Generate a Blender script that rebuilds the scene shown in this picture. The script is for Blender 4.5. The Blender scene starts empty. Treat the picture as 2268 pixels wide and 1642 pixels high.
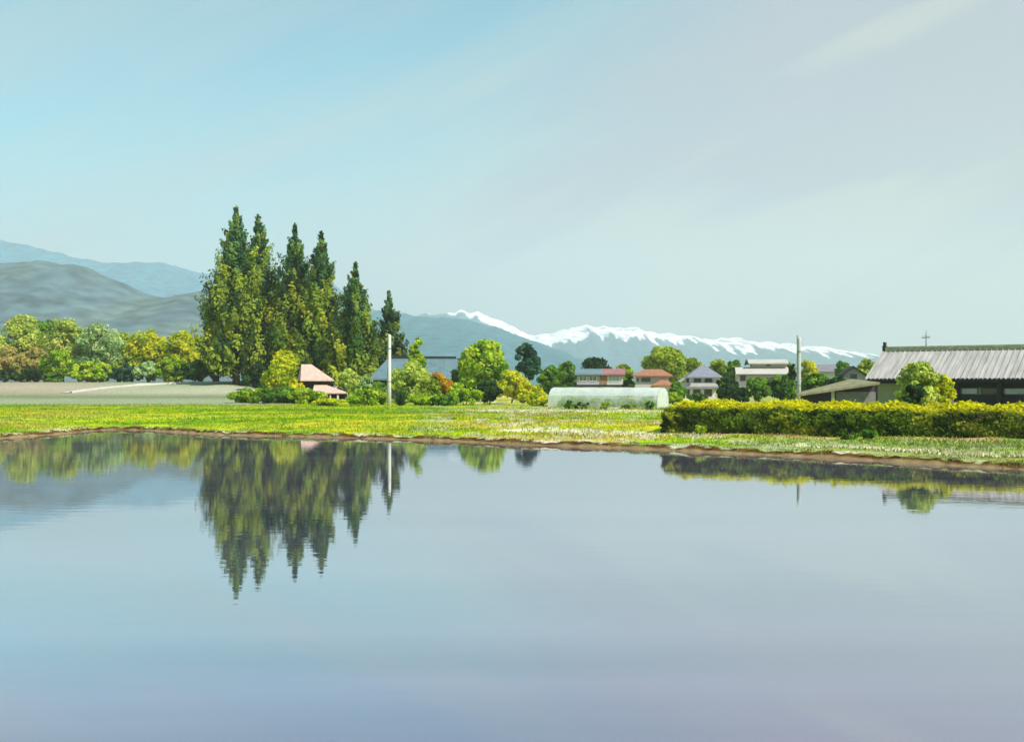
import bpy, math, random
import numpy as np
from mathutils import Vector

sc = bpy.context.scene
COL = sc.collection
F, PXC, HOR, EYE = 2431.0, 1133.5, 850.0, 3.0      # focal length in picture units, picture centre, horizon row, eye height (m)
rnd = random.Random(7)

# ------------------------------------------------------------------ helpers
def fx(px, d): return (px - PXC) / F * d
def fz(py, d): return EYE - (py - HOR) / F * d

def tag(o, label=None, cat=None, group=None, kind=None):
    if label: o['label'] = label
    if cat: o['category'] = cat
    if group: o['group'] = group
    if kind: o['kind'] = kind
    return o

def empty(name, loc, rz=0.0):
    o = bpy.data.objects.new(name, None)
    COL.objects.link(o)
    o.location = loc
    o.rotation_euler = (0, 0, rz)
    o.empty_display_size = 0.3
    return o

class MB:
    def __init__(s): s.v = []; s.f = []
    def add(s, vs, fs):
        b = len(s.v); s.v += [tuple(p) for p in vs]; s.f += [tuple(b + i for i in f) for f in fs]
    def box(s, x0, x1, y0, y1, z0, z1):
        s.add([(x0,y0,z0),(x1,y0,z0),(x1,y1,z0),(x0,y1,z0),(x0,y0,z1),(x1,y0,z1),(x1,y1,z1),(x0,y1,z1)],
              [(0,3,2,1),(4,5,6,7),(0,1,5,4),(1,2,6,5),(2,3,7,6),(3,0,4,7)]); return s
    def prism(s, prof, axis, a0, a1):
        n = len(prof)
        def P(p, a): return (a, p[0], p[1]) if axis == 'x' else (p[0], a, p[1])
        s.add([P(p, a0) for p in prof] + [P(p, a1) for p in prof],
              [tuple(range(n))[::-1], tuple(range(n, 2*n))] + [(i, (i+1) % n, n+(i+1) % n, n+i) for i in range(n)]); return s
    def hip(s, x0, x1, y0, y1, ze, zr, inx0, inx1, t=0.18):
        ym = (y0+y1)/2
        s.add([(x0,y0,ze-t),(x1,y0,ze-t),(x1,y1,ze-t),(x0,y1,ze-t),(x0,y0,ze),(x1,y0,ze),(x1,y1,ze),(x0,y1,ze),(x0+inx0,ym,zr),(x1-inx1,ym,zr)],
              [(0,3,2,1),(0,1,5,4),(1,2,6,5),(2,3,7,6),(3,0,4,7),(4,5,9,8),(5,6,9),(6,7,8,9),(7,4,8)]); return s
    def tube(s, pts, rs, n=7):
        rings = []
        for i, p in enumerate(pts):
            p = Vector(p); q = Vector(pts[min(i+1, len(pts)-1)]) - Vector(pts[max(i-1, 0)])
            q.normalize(); a = q.orthogonal().normalized(); b = q.cross(a)
            rings.append([p + (a*math.cos(2*math.pi*k/n) + b*math.sin(2*math.pi*k/n))*rs[i] for k in range(n)])
        fs = []
        for i in range(len(pts)-1):
            fs += [(i*n+k, i*n+(k+1) % n, (i+1)*n+(k+1) % n, (i+1)*n+k) for k in range(n)]
        fs += [tuple(range(n))[::-1], tuple((len(pts)-1)*n+k for k in range(n))]
        s.add([p for r in rings for p in r], fs); return s
    def build(s, name, m, parent=None, smooth=False):
        me = bpy.data.meshes.new(name); me.from_pydata(s.v, [], s.f); me.update()
        me.materials.append(m)
        if smooth: me.polygons.foreach_set('use_smooth', [True]*len(me.polygons))
        o = bpy.data.objects.new(name, me); COL.objects.link(o)
        if parent: o.parent = parent
        return o

def np_mesh(name, verts, quads, m, tint=None, parent=None, smooth=False):
    me = bpy.data.meshes.new(name)
    nv, nf = len(verts), len(quads); k = quads.shape[1]
    me.vertices.add(nv); me.vertices.foreach_set('co', verts.astype(np.float32).ravel())
    me.loops.add(nf*k); me.loops.foreach_set('vertex_index', quads.astype(np.int32).ravel())
    me.polygons.add(nf); me.polygons.foreach_set('loop_start', np.arange(0, nf*k, k, dtype=np.int32))
    me.polygons.foreach_set('loop_total', np.full(nf, k, dtype=np.int32))
    me.update(calc_edges=True)
    if smooth: me.polygons.foreach_set('use_smooth', np.ones(nf, dtype=bool))
    if tint is not None:
        at = me.color_attributes.new('tint', 'FLOAT_COLOR', 'POINT')
        c = np.ones((nv, 4), dtype=np.float32); c[:, :3] = tint
        at.data.foreach_set('color', c.ravel())
    me.materials.append(m)
    o = bpy.data.objects.new(name, me); COL.objects.link(o)
    if parent: o.parent = parent
    return o

# value noise in numpy
_tab = np.random.default_rng(3).random((256, 256))
def vnoise(x, y):
    xi = np.floor(x).astype(int); yi = np.floor(y).astype(int); u = x-xi; v = y-yi
    u = u*u*(3-2*u); v = v*v*(3-2*v)
    g = lambda a, b: _tab[a % 256, b % 256]
    return (g(xi,yi)*(1-u)+g(xi+1,yi)*u)*(1-v) + (g(xi,yi+1)*(1-u)+g(xi+1,yi+1)*u)*v
def fbm(x, y, n=4):
    s = 0; a = .5; t = 0
    for i in range(n):
        s = s + a*vnoise(x*2**i+17.3*i, y*2**i+9.1*i); t += a; a *= .5
    return s/t
def ss(a, b, x):
    t = np.clip((x-a)/(b-a), 0, 1); return t*t*(3-2*t)

# ------------------------------------------------------------------ materials
def mat(name, col, rough=.8, var=.25, scale=3.0, bump=0.0, spec=.3, stripe=None, stretch=(1,1,1), metal=0.0):
    m = bpy.data.materials.new(name); m.use_nodes = True
    nt = m.node_tree; N = nt.nodes; L = nt.links; b = N['Principled BSDF']
    b.inputs['Roughness'].default_value = rough; b.inputs['Specular IOR Level'].default_value = spec
    b.inputs['Metallic'].default_value = metal
    tc = N.new('ShaderNodeTexCoord'); mp = N.new('ShaderNodeMapping'); mp.inputs['Scale'].default_value = stretch
    L.new(tc.outputs['Object'], mp.inputs['Vector'])
    nz = N.new('ShaderNodeTexNoise'); nz.inputs['Scale'].default_value = scale; nz.inputs['Detail'].default_value = 6; nz.inputs['Roughness'].default_value = .65
    L.new(mp.outputs['Vector'], nz.inputs['Vector'])
    mr = N.new('ShaderNodeMapRange'); mr.inputs['From Min'].default_value = .3; mr.inputs['From Max'].default_value = .7
    mr.inputs['To Min'].default_value = 1-var; mr.inputs['To Max'].default_value = 1+var
    L.new(nz.outputs['Fac'], mr.inputs['Value'])
    mx = N.new('ShaderNodeMix'); mx.data_type = 'RGBA'; mx.blend_type = 'MULTIPLY'; mx.inputs['Factor'].default_value = 1
    mx.inputs['A'].default_value = (*col, 1)
    L.new(mr.outputs['Result'], mx.inputs['B'])
    L.new(mx.outputs['Result'], b.inputs['Base Color'])
    h = nz.outputs['Fac']
    if stripe:
        wv = N.new('ShaderNodeTexWave'); wv.bands_direction = stripe[0]; wv.inputs['Scale'].default_value = stripe[1]
        wv.inputs['Distortion'].default_value = .6; L.new(tc.outputs['Object'], wv.inputs['Vector'])
        h = wv.outputs['Fac']; bump = bump or .4
    if bump:
        bp = N.new('ShaderNodeBump'); bp.inputs['Strength'].default_value = bump; bp.inputs['Distance'].default_value = .06
        L.new(h, bp.inputs['Height']); L.new(bp.outputs['Normal'], b.inputs['Normal'])
    return m

def tint_mat(name, transl=.35, nscale=2.0, var=.22, rough=.75):
    m = bpy.data.materials.new(name); m.use_nodes = True
    nt = m.node_tree; N = nt.nodes; L = nt.links
    for n in list(N): N.remove(n)
    out = N.new('ShaderNodeOutputMaterial')
    at = N.new('ShaderNodeAttribute'); at.attribute_name = 'tint'
    tc = N.new('ShaderNodeTexCoord')
    nz = N.new('ShaderNodeTexNoise'); nz.inputs['Scale'].default_value = nscale; nz.inputs['Detail'].default_value = 5
    L.new(tc.outputs['Object'], nz.inputs['Vector'])
    mr = N.new('ShaderNodeMapRange'); mr.inputs['From Min'].default_value = .3; mr.inputs['From Max'].default_value = .7
    mr.inputs['To Min'].default_value = 1-var; mr.inputs['To Max'].default_value = 1+var
    L.new(nz.outputs['Fac'], mr.inputs['Value'])
    mx = N.new('ShaderNodeMix'); mx.data_type = 'RGBA'; mx.blend_type = 'MULTIPLY'; mx.inputs['Factor'].default_value = 1
    L.new(at.outputs['Color'], mx.inputs['A']); L.new(mr.outputs['Result'], mx.inputs['B'])
    d = N.new('ShaderNodeBsdfDiffuse'); L.new(mx.outputs['Result'], d.inputs['Color'])
    if transl > 0:
        t = N.new('ShaderNodeBsdfTranslucent'); L.new(mx.outputs['Result'], t.inputs['Color'])
        ms = N.new('ShaderNodeMixShader'); ms.inputs['Fac'].default_value = transl
        L.new(d.outputs[0], ms.inputs[1]); L.new(t.outputs[0], ms.inputs[2]); L.new(ms.outputs[0], out.inputs['Surface'])
    else:
        L.new(d.outputs[0], out.inputs['Surface'])
    return m

M = {}
M['leaf'] = tint_mat('leaf_foliage', .48)
M['ground'] = tint_mat('ground_soil_and_grass', 0, 2.5, .25)
M['hill'] = tint_mat('forested_hill', 0, .035, .42)
M['bark'] = mat('bark', (.06,.045,.035), .9, .35, 4, .5)
M['pale_bark'] = mat('pale_bark', (.35,.33,.27), .9, .25, 4, .3)
M['concrete'] = mat('pale_concrete', (.56,.54,.50), .85, .14, 2.0, .1)
M['white_wall'] = mat('white_plaster', (.56,.54,.53), .85, .12, .8)
M['cream_wall'] = mat('cream_plaster', (.50,.47,.43), .85, .12, .8)
M['lav_wall'] = mat('lavender_cladding', (.40,.37,.46), .8, .15, .8)
M['olive_wall'] = mat('olive_earth_wall', (.27,.29,.17), .9, .2, .8)
M['grey_wall'] = mat('grey_board_wall', (.34,.35,.33), .85, .2, 1.2)
M['dark_wood'] = mat('dark_timber', (.025,.024,.026), .8, .3, 2)
M['purple_wood'] = mat('dark_purple_boards', (.055,.042,.06), .8, .4, 1.0, stretch=(1,1,.3))
M['teal_roof'] = mat('teal_sheet_roof', (.13,.20,.22), .6, .15, .8, stripe=('X', .9))
M['teal_tile'] = mat('blue_grey_tile', (.105,.175,.20), .6, .18, 1, stripe=('X', 1.5))
M['green_roof'] = mat('pale_green_sheet_roof', (.27,.42,.33), .6, .15, 1, stripe=('X', 1.5))
M['pink_roof'] = mat('salmon_tile', (.56,.38,.325), .75, .18, 1.5, stripe=('X', 2))
M['red_roof'] = mat('rose_red_tile', (.30,.135,.14), .7, .2, 1.5, stripe=('X', 2))
M['orange_roof'] = mat('orange_tile', (.33,.14,.085), .7, .28, 1.5, stripe=('X', 2))
M['grey_roof'] = mat('grey_blue_tile', (.20,.21,.26), .6, .18, 1.5, stripe=('X', 2))
M['mauve_roof'] = mat('grey_mauve_tile', (.19,.18,.21), .65, .15, 1)
M['cream_roof'] = mat('cream_roof_sheet', (.44,.42,.38), .7, .12, .7)
M['barn_roof'] = mat('weathered_grey_sheet_roof', (.36,.345,.325), .6, .34, 1.3, stretch=(3.2,.25,.25))
M['moss'] = mat('mossy_ridge', (.12,.15,.08), .95, .45, 3, .5)
M['moss_roof'] = mat('moss_grown_roof', (.21,.20,.11), .95, .35, 2, .4)
M['door_blue'] = mat('blue_grey_door', (.24,.29,.34), .6, .15, 2)
M['brown_panel'] = mat('brown_panel', (.25,.15,.09), .7, .2, 2)
M['frame_white'] = mat('white_window_frame', (.7,.7,.7), .5, .06, 3)
M['frame_dark'] = mat('dark_window_frame', (.05,.05,.055), .5, .1, 3)
M['metal'] = mat('dull_grey_metal', (.22,.24,.22), .5, .15, 5)
M['dry_stem'] = mat('dry_stem', (.16,.12,.05), .9, .3, 5)
def glass(name, col):
    m = mat(name, col, .08, .15, 1.2, 0, .6); return m
M['glass'] = glass('window_glass_dark', (.05,.055,.065))
M['glass_pale'] = glass('window_glass_pale', (.33,.38,.44))
M['glass_plum'] = glass('window_glass_plum', (.17,.15,.20))

# polytunnel film
m = bpy.data.materials.new('tunnel_plastic_film'); m.use_nodes = True
N = m.node_tree.nodes; L = m.node_tree.links
for n in list(N): N.remove(n)
out = N.new('ShaderNodeOutputMaterial'); dfs = N.new('ShaderNodeBsdfDiffuse'); trl = N.new('ShaderNodeBsdfTranslucent'); trp = N.new('ShaderNodeBsdfTransparent'); gl = N.new('ShaderNodeBsdfGlossy')
nz = N.new('ShaderNodeTexNoise'); nz.inputs['Scale'].default_value = 1.3; nz.inputs['Detail'].default_value = 4
tc = N.new('ShaderNodeTexCoord'); L.new(tc.outputs['Object'], nz.inputs['Vector'])
rp = N.new('ShaderNodeValToRGB'); rp.color_ramp.elements[0].color = (.74,.82,.82,1); rp.color_ramp.elements[1].color = (.86,.90,.89,1)
L.new(nz.outputs['Fac'], rp.inputs['Fac'])
for s in (dfs, trl): L.new(rp.outputs['Color'], s.inputs['Color'])
gl.inputs['Roughness'].default_value = .25
m1 = N.new('ShaderNodeMixShader'); m1.inputs['Fac'].default_value = .4; L.new(dfs.outputs[0], m1.inputs[1]); L.new(trl.outputs[0], m1.inputs[2])
mrr = N.new('ShaderNodeMapRange'); mrr.inputs['From Min'].default_value = .3; mrr.inputs['From Max'].default_value = .7; mrr.inputs['To Min'].default_value = .15; mrr.inputs['To Max'].default_value = .42
L.new(nz.outputs['Fac'], mrr.inputs['Value'])
m2 = N.new('ShaderNodeMixShader'); L.new(mrr.outputs[0], m2.inputs['Fac']); L.new(m1.outputs[0], m2.inputs[1]); L.new(trp.outputs[0], m2.inputs[2])
m3 = N.new('ShaderNodeMixShader'); m3.inputs['Fac'].default_value = .05; L.new(m2.outputs[0], m3.inputs[1]); L.new(gl.outputs[0], m3.inputs[2])
L.new(m3.outputs[0], out.inputs['Surface'])
M['film'] = m
mc = m.copy(); mc.name = 'clear_side_film'; M['film_clear'] = mc
for nd in mc.node_tree.nodes:
    if nd.type == 'MAP_RANGE': nd.inputs['To Min'].default_value = .45; nd.inputs['To Max'].default_value = .85

# water: still paddy water over pale silt
m = bpy.data.materials.new('still_paddy_water'); m.use_nodes = True
N = m.node_tree.nodes; L = m.node_tree.links
for n in list(N): N.remove(n)
out = N.new('ShaderNodeOutputMaterial')
tc = N.new('ShaderNodeTexCoord')
mp = N.new('ShaderNodeMapping'); mp.inputs['Scale'].default_value = (.35, 1.3, 1); L.new(tc.outputs['Object'], mp.inputs['Vector'])
n1 = N.new('ShaderNodeTexNoise'); n1.inputs['Scale'].default_value = 2.2; n1.inputs['Detail'].default_value = 3; L.new(mp.outputs[0], n1.inputs['Vector'])
bp = N.new('ShaderNodeBump'); bp.inputs['Strength'].default_value = 1.0; bp.inputs['Distance'].default_value = .0015; L.new(n1.outputs['Fac'], bp.inputs['Height'])
mp2 = N.new('ShaderNodeMapping'); mp2.inputs['Scale'].default_value = (.03, .22, 1); L.new(tc.outputs['Object'], mp2.inputs['Vector'])
n2 = N.new('ShaderNodeTexNoise'); n2.inputs['Scale'].default_value = 1.6; n2.inputs['Detail'].default_value = 5; L.new(mp2.outputs[0], n2.inputs['Vector'])
rp = N.new('ShaderNodeValToRGB'); rp.color_ramp.elements[0].position = .35; rp.color_ramp.elements[1].position = .68
rp.color_ramp.elements[0].color = (.085,.09,.145,1); rp.color_ramp.elements[1].color = (.20,.16,.26,1)
L.new(n2.outputs['Fac'], rp.inputs['Fac'])
dfs = N.new('ShaderNodeBsdfDiffuse'); L.new(rp.outputs[0], dfs.inputs['Color'])
gl = N.new('ShaderNodeBsdfGlossy'); gl.inputs['Roughness'].default_value = .015; gl.inputs['Color'].default_value = (.83,.84,.865,1); L.new(bp.outputs[0], gl.inputs['Normal'])
lw = N.new('ShaderNodeLayerWeight'); lw.inputs['Blend'].default_value = .5
fr = N.new('ShaderNodeMapRange'); fr.interpolation_type = 'SMOOTHSTEP'; fr.inputs['From Min'].default_value = .62; fr.inputs['From Max'].default_value = .85; fr.inputs['To Min'].default_value = .33; fr.inputs['To Max'].default_value = .86
L.new(lw.outputs['Facing'], fr.inputs['Value'])
ms = N.new('ShaderNodeMixShader'); L.new(fr.outputs[0], ms.inputs['Fac']); L.new(dfs.outputs[0], ms.inputs[1]); L.new(gl.outputs[0], ms.inputs[2])
L.new(ms.outputs[0], out.inputs['Surface'])
M['water'] = m

# ------------------------------------------------------------------ terrain
shore_px = [(0,971),(120,962),(205,954),(241,951.5),(275,951.5),(330,953),(482,963),(650,966),(860,972),(1000,977),(1160,985),(1400,993),(1600,1003),(1800,1012),(2000,1024),(2267,1040)]
shore = [(fx(px, F*EYE/(py-HOR)), F*EYE/(py-HOR)) for px, py in shore_px]
PADDY = np.array([(-36, 5), (-33, 25)] + shore + [(27, 26), (38, 12), (40, 4), (0, 3.2)])
def paddy_sd(x, y):
    best = np.full(x.shape, 1e18); inside = np.zeros(x.shape, bool); n = len(PADDY)
    for i in range(n):
        ax, ay = PADDY[i]; bx, by = PADDY[(i+1) % n]
        ex, ey = bx-ax, by-ay
        t = np.clip(((x-ax)*ex+(y-ay)*ey)/(ex*ex+ey*ey), 0, 1)
        best = np.minimum(best, (x-ax-t*ex)**2+(y-ay-t*ey)**2)
        c = ((ay > y) != (by > y)) & (x < (bx-ax)*(y-ay)/(by-ay if by != ay else 1e-9)+ax)
        inside ^= c
    return np.where(inside, -1, 1)*np.sqrt(best)
def terrain(x, y):
    x = np.asarray(x, float); y = np.asarray(y, float)
    sd = paddy_sd(x, y)
    sdn = sd + (fbm(x*.9, y*.9, 3)-.5)*.5 + (vnoise(x*2.6, y*2.6)-.5)*.24 + (vnoise(x*7, y*7)-.5)*.16
    z = np.where(sdn < 0, -.35*ss(0, .9, -sdn), (.19+.08*vnoise(x*.6, y*.6))*np.clip(sdn/.7, 0, 1)**.8)
    z = z + .40*ss(.6, 15, sd) + ss(.5, 2, sd)*(fbm(x*.5+40, y*.5, 4)-.5)*.16*(1-ss(130, 300, y))
    u = x/np.maximum(y, 1)
    z = z + 2.75*ss(140, 200, y)*ss(-.205, -.25, u)
    z = z + 1.0*ss(9, 0, y)*ss(0, 3, sd)
    z = z + ss(400, 1500, y)*6*(fbm(x*.003, y*.003, 3)-.4)
    return z
def zg(x, y): return float(terrain(np.array([x]), np.array([y]))[0])

C = lambda *a: np.array(a, float)
def mixc(a, b, t): return a*(1-t[..., None]) + b*t[..., None]
def ground_col(x, y):
    sd = paddy_sd(x, y); u = x/np.maximum(y, 1); px = u*F+PXC
    n1 = fbm(x*.22, y*.22, 4); n2 = fbm(x*.9+30, y*.5, 4); n3 = fbm(x*.09+70, y*.16, 4); n4 = fbm(x*2.1+5, y*1.5+80, 3)
    lime, yel, grn, och, crm = C(.34,.47,.010), C(.47,.46,.014), C(.17,.33,.016), C(.42,.32,.09), C(.60,.56,.42)
    c = np.broadcast_to(lime, x.shape+(3,)).copy()
    c = mixc(c, yel, ss(.47, .62, n1)*.8)
    c = mixc(c, grn, ss(.50, .62, n2)*.8)
    st = fbm(x*.05+11, y*.35+3, 4); c = mixc(c, C(.13,.23,.015), ss(.52,.64,st)*.75); c = mixc(c, C(.45,.40,.05), ss(.45,.34,st)*.45)
    c = mixc(c, grn, ss(.58,.7,n4)*.5)
    rgt = ss(850, 1050, px)                                   # drier, patchy sward towards the right
    c = mixc(c, och, rgt*ss(.48, .6, n3)*.65)
    c = mixc(c, crm, rgt*ss(.57, .66, n2+.15*(n4-.5))*.7)
    c = mixc(c, C(.21,.27,.07), ss(1500, 1750, px)*.7)
    c = mixc(c, och, ss(350, 100, px)*ss(.5, .62, n3)*.4)
    wob = (n2-.5)*2.2; n5 = fbm(x*5.5+60, y*5.5+14, 2); jag = (n4-.5)*.6+(n5-.5)*.5
    # pale trodden strips
    for off, w, p0, p1, k in ((6.8, 1.3, 1070, 1560, .95), (3.6, .7, 1700, 2500, .8)):
        c = mixc(c, crm*1.15, k*ss(w+.35, w-.1, np.abs(sd+wob*.35-off))*ss(p0, p0+70, px)*ss(p1+80, p1, px)*ss(.36,.5,n4))
    c = mixc(c, crm*1.15, .9*ss(5.2, 4.2, np.abs(y+wob*.9-(96-.1*x)))*ss(1000, 1100, px)*ss(1560, 1480, px)*ss(.3,.45,n4))
    # bare orange earth along the hedge foot
    hx = np.clip(x, 6, 40); hy = 58.3-(hx-8.07)*.596
    c = mixc(c, C(.48,.31,.14), .9*ss(.75, .35, np.abs(y-(hy-1.25)+wob*.25))*ss(1500, 1560, px)*ss(.42, .52, n2+.2*(n4-.5)))
    # pale dead grass at the lip, brown mud below it
    lip = ss(.40, .6, sd+wob*.12+jag)*ss(1.6, .9, sd+wob*.4)*ss(.35,.55,n1)
    c = mixc(c, C(.56,.50,.37), lip*ss(.36, .5, n4)*ss(.3, .55, n5)*.9)
    mud = ss(.66, .48, sd+wob*.12+jag)
    md = mixc(np.broadcast_to(C(.105,.050,.016), c.shape), C(.022,.011,.005), ss(.38, .52, n4)*ss(.2,.4,sd))
    md = mixc(md, C(.22,.16,.075), ss(.26, .08, sd+wob*.06))
    c = mixc(c, md, mud)
    # dry field on the rising ground at left
    fld = ss(112, 134, y+wob*2)*ss(700, 600, px)
    f = np.broadcast_to(C(.25,.29,.17), c.shape)
    f = mixc(f, C(.15,.18,.10), ss(.50, .60, fbm(x*.02, y*.8+20, 3))*.9)
    f = mixc(f, C(.38,.38,.27), ss(.55, .66, fbm(x*.02+9, y*.4, 3))*.8)
    pinkw = ss(330, 140, px)*ss(158, 170, y)
    f = mixc(f, C(.37,.27,.215), pinkw*.55)
    c = mixc(c, f, fld)
    far = ss(230, 420, y)
    c = mixc(c, C(.13,.17,.06), far)
    return c

def axis(dense0, dense1, step, lo, hi):
    a = list(np.arange(dense0, dense1, step)); s = step
    while a[-1] < hi: s *= 1.22; a.append(min(a[-1]+s, hi))
    s = step
    while a[0] > lo: s *= 1.22; a.insert(0, max(a[0]-s, lo))
    return np.array(a)
gx = axis(-46, 40, .3, -6800, 6800); gy = axis(36, 118, .25, -300, 7600)
X, Y = np.meshgrid(gx, gy)
Z = terrain(X, Y)
SD = paddy_sd(X, Y)
Z = Z - .16*ss(-1.0, -.5, SD)*ss(2.6, 2.1, SD)*(Y > 24)*(X < 38)*(X > -34.8)
nx, ny = len(gx), len(gy)
idx = np.arange(nx*ny).reshape(ny, nx)
quads = np.stack([idx[:-1,:-1], idx[:-1,1:], idx[1:,1:], idx[1:,:-1]], -1).reshape(-1, 4)
g = np_mesh('ground', np.stack([X, Y, Z], -1).reshape(-1, 3), quads, M['ground'], ground_col(X, Y).reshape(-1, 3), smooth=True)
tag(g, kind='structure')

# the earth bank along the water, finely modelled
sh = [(-33.6, 30)] + shore + [(22.5, 32), (27, 26)]
bp_ = []
for i in range(len(sh)-1):
    a_, b_ = np.array(sh[i]), np.array(sh[i+1]); m_ = max(2, int(np.linalg.norm(b_-a_)/.14))
    for t in np.linspace(0, 1, m_, endpoint=False): bp_.append(a_*(1-t)+b_*t)
bp_ = np.array(bp_)
kk = np.hanning(41); kk /= kk.sum()
tg = np.gradient(np.stack([np.convolve(np.pad(bp_[:, i], 20, 'edge'), kk, 'valid') for i in (0, 1)], -1), axis=0)
tg /= np.linalg.norm(tg, axis=1, keepdims=True); nb_ = np.stack([-tg[:, 1], tg[:, 0]], -1)
offs = np.concatenate([np.arange(-.7, 1.2, .06), np.arange(1.2, 2.75, .15)])
BX = bp_[:, None, 0]+nb_[:, None, 0]*offs; BY = bp_[:, None, 1]+nb_[:, None, 1]*offs
BZ = terrain(BX, BY)+.004
BZ[:, -1] -= .12; BZ[:, -2] -= .02
r_, c_ = BX.shape; idx = np.arange(r_*c_).reshape(r_, c_)
bq = np.stack([idx[:-1,:-1], idx[1:,:-1], idx[1:,1:], idx[:-1,1:]], -1).reshape(-1, 4)
tag(np_mesh('bank', np.stack([BX, BY, BZ], -1).reshape(-1, 3), bq, M['ground'], ground_col(BX, BY).reshape(-1, 3), smooth=True), kind='structure')

w = MB(); w.add([(-60,-5,0),(60,-5,0),(60,90,0),(-60,90,0)], [(0,1,2,3)])
tag(w.build('water', M['water']), kind='structure')

# grass growing on the banks
rg = np.random.default_rng(11)
n = 190000
dd = 38 + (128-38)*rg.random(n)**1.15; pp = -250 + 2900*rg.random(n)
gxx = (pp-PXC)/F*dd; gyy = dd
sd = paddy_sd(gxx, gyy)
hedge_d = gyy-(58.3-(gxx-8.07)*.596)
keep = (sd > .38) & (rg.random(n) < ss(.5, 1.3, sd)*.9+.1) & ~((hedge_d > -.5) & (hedge_d < 4.5) & (gxx > 7.5))
gxx, gyy, sd = gxx[keep], gyy[keep], sd[keep]
m_ = 16000; ii = rg.integers(0, len(bp_), m_); oo = .12+.75*rg.random(m_)**.8
ex_ = bp_[ii]+nb_[ii]*oo[:, None]+rg.normal(size=(m_, 2))*.06
kk_ = vnoise(ex_[:, 0]*1.4+5, ex_[:, 1]*1.4) > .5-.35*ss(.35, .8, oo)
nb0 = len(gxx); gxx = np.concatenate([gxx, ex_[kk_, 0]]); gyy = np.concatenate([gyy, ex_[kk_, 1]]); sd = np.concatenate([sd, np.full(int(kk_.sum()), 1.5)])
n = len(gxx)
gzz = terrain(gxx, gyy)
gc = np.minimum(ground_col(gxx, gyy), np.array([.50,.48,.26])); gc[nb0:] = np.array([(.20,.28,.03),(.40,.36,.16),(.12,.19,.02),(.30,.26,.09)])[rg.integers(0, 4, n-nb0)]; gc = gc*(.93+.22*rg.random((n, 1)))
hh = (.04+.10*rg.random(n))*(.6+1.0*fbm(gxx*.5, gyy*.5, 3))*(.45+.55*ss(1.0, 2.4, sd)); th = rg.random(n)*6.283; wd = hh*.45
lean = hh*.5; la = rg.random(n)*6.283
b0 = np.stack([gxx-wd*np.cos(th), gyy-wd*np.sin(th), gzz-.03], -1); b1 = np.stack([gxx+wd*np.cos(th), gyy+wd*np.sin(th), gzz-.03], -1)
tp = np.stack([gxx+lean*np.cos(la), gyy+lean*np.sin(la), gzz+hh], -1)
gv = np.stack([b0, b1, tp], 1).reshape(-1, 3)
o = np_mesh('grass', gv, np.arange(3*n).reshape(-1, 3), M['leaf'], np.repeat(gc, 3, 0))
tag(o, kind='stuff')

# ------------------------------------------------------------------ hills and mountains
def ridge(name, pts, d, depth, base_col, seed, rough, front=1.0, snow=None, col2=None, step=14, rows=56):
    p = np.array(pts, float)
    pxs = np.arange(p[0,0], p[-1,0]+1, step)
    h0 = np.interp(pxs, p[:,0], p[:,1])
    k = np.ones(5)/5; hs = np.convolve(np.pad(h0, 2, 'edge'), k, 'valid')
    hz = (HOR-hs)/F*d + EYE
    hz = hz + (fbm(pxs*.05, pxs*0+seed, 4)-.5)*(13 if snow is not None else 9)*d/2431*1.0*(1.0 if snow is not None else .9)
    xs = (pxs-PXC)/F*d
    v = np.concatenate([np.linspace(-1, 0, rows)[:-1], np.linspace(0, 1, rows//3)])
    U, V = np.meshgrid(xs, v); Hr = np.broadcast_to(hz, U.shape)
    sx = seed*13.7
    sc_ = d/2500.0
    spur = fbm(U/(260*sc_)+sx, V*1.3+sx+U/(500*sc_), 4)-.5
    fine = fbm(U/(45*sc_)+sx, V*9+sx, 4)-.5
    prof = 1-np.abs(V)**(1.15)
    Yc = d + V*depth*(1+.35*spur)
    Zc = Hr*prof + Hr*spur*.55*rough*np.clip(np.abs(V)*4, .0, 1)*prof + Hr*fine*.09*rough
    Zc = np.where(np.abs(V) > .98, -3, Zc)
    col = np.broadcast_to(np.array(base_col, float), U.shape+(3,)).copy()
    if col2 is not None:
        col = mixc(col, np.array(col2, float), ss(.42, .62, fbm(U/(120*sc_)+3, V*3+sx, 4)))
    if snow is not None:
        sp = np.array(snow, float)
        drop = np.interp(pxs, sp[:,0], sp[:,1])/F*d
        D = np.broadcast_to(drop, U.shape)
        nn = .45*fbm(U/70+sx, V*2.5, 4)+.55*fbm(U/22+sx, V*3, 3)
        s = ss(-.06, .06, D*(.35+1.3*nn) - (Hr-Zc) - D*.0)
        s = ss(-6, 6, D*(-.5+2.45*nn) - (Hr-Zc))*(D > .5)
        rockn = fbm(U/20+sx+V*30, V*7, 3)
        s = s*(1-.75*ss(.58, .68, rockn)*ss(0, 12, Hr-Zc))
        col = mixc(col, C(.93,.91,.90), s)
    r, c_ = U.shape
    idx = np.arange(r*c_).reshape(r, c_)
    q = np.stack([idx[:-1,:-1], idx[:-1,1:], idx[1:,1:], idx[1:,:-1]], -1).reshape(-1, 4)
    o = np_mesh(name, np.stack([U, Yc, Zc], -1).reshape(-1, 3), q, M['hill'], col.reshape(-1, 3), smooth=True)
    return tag(o, kind='structure')

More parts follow.
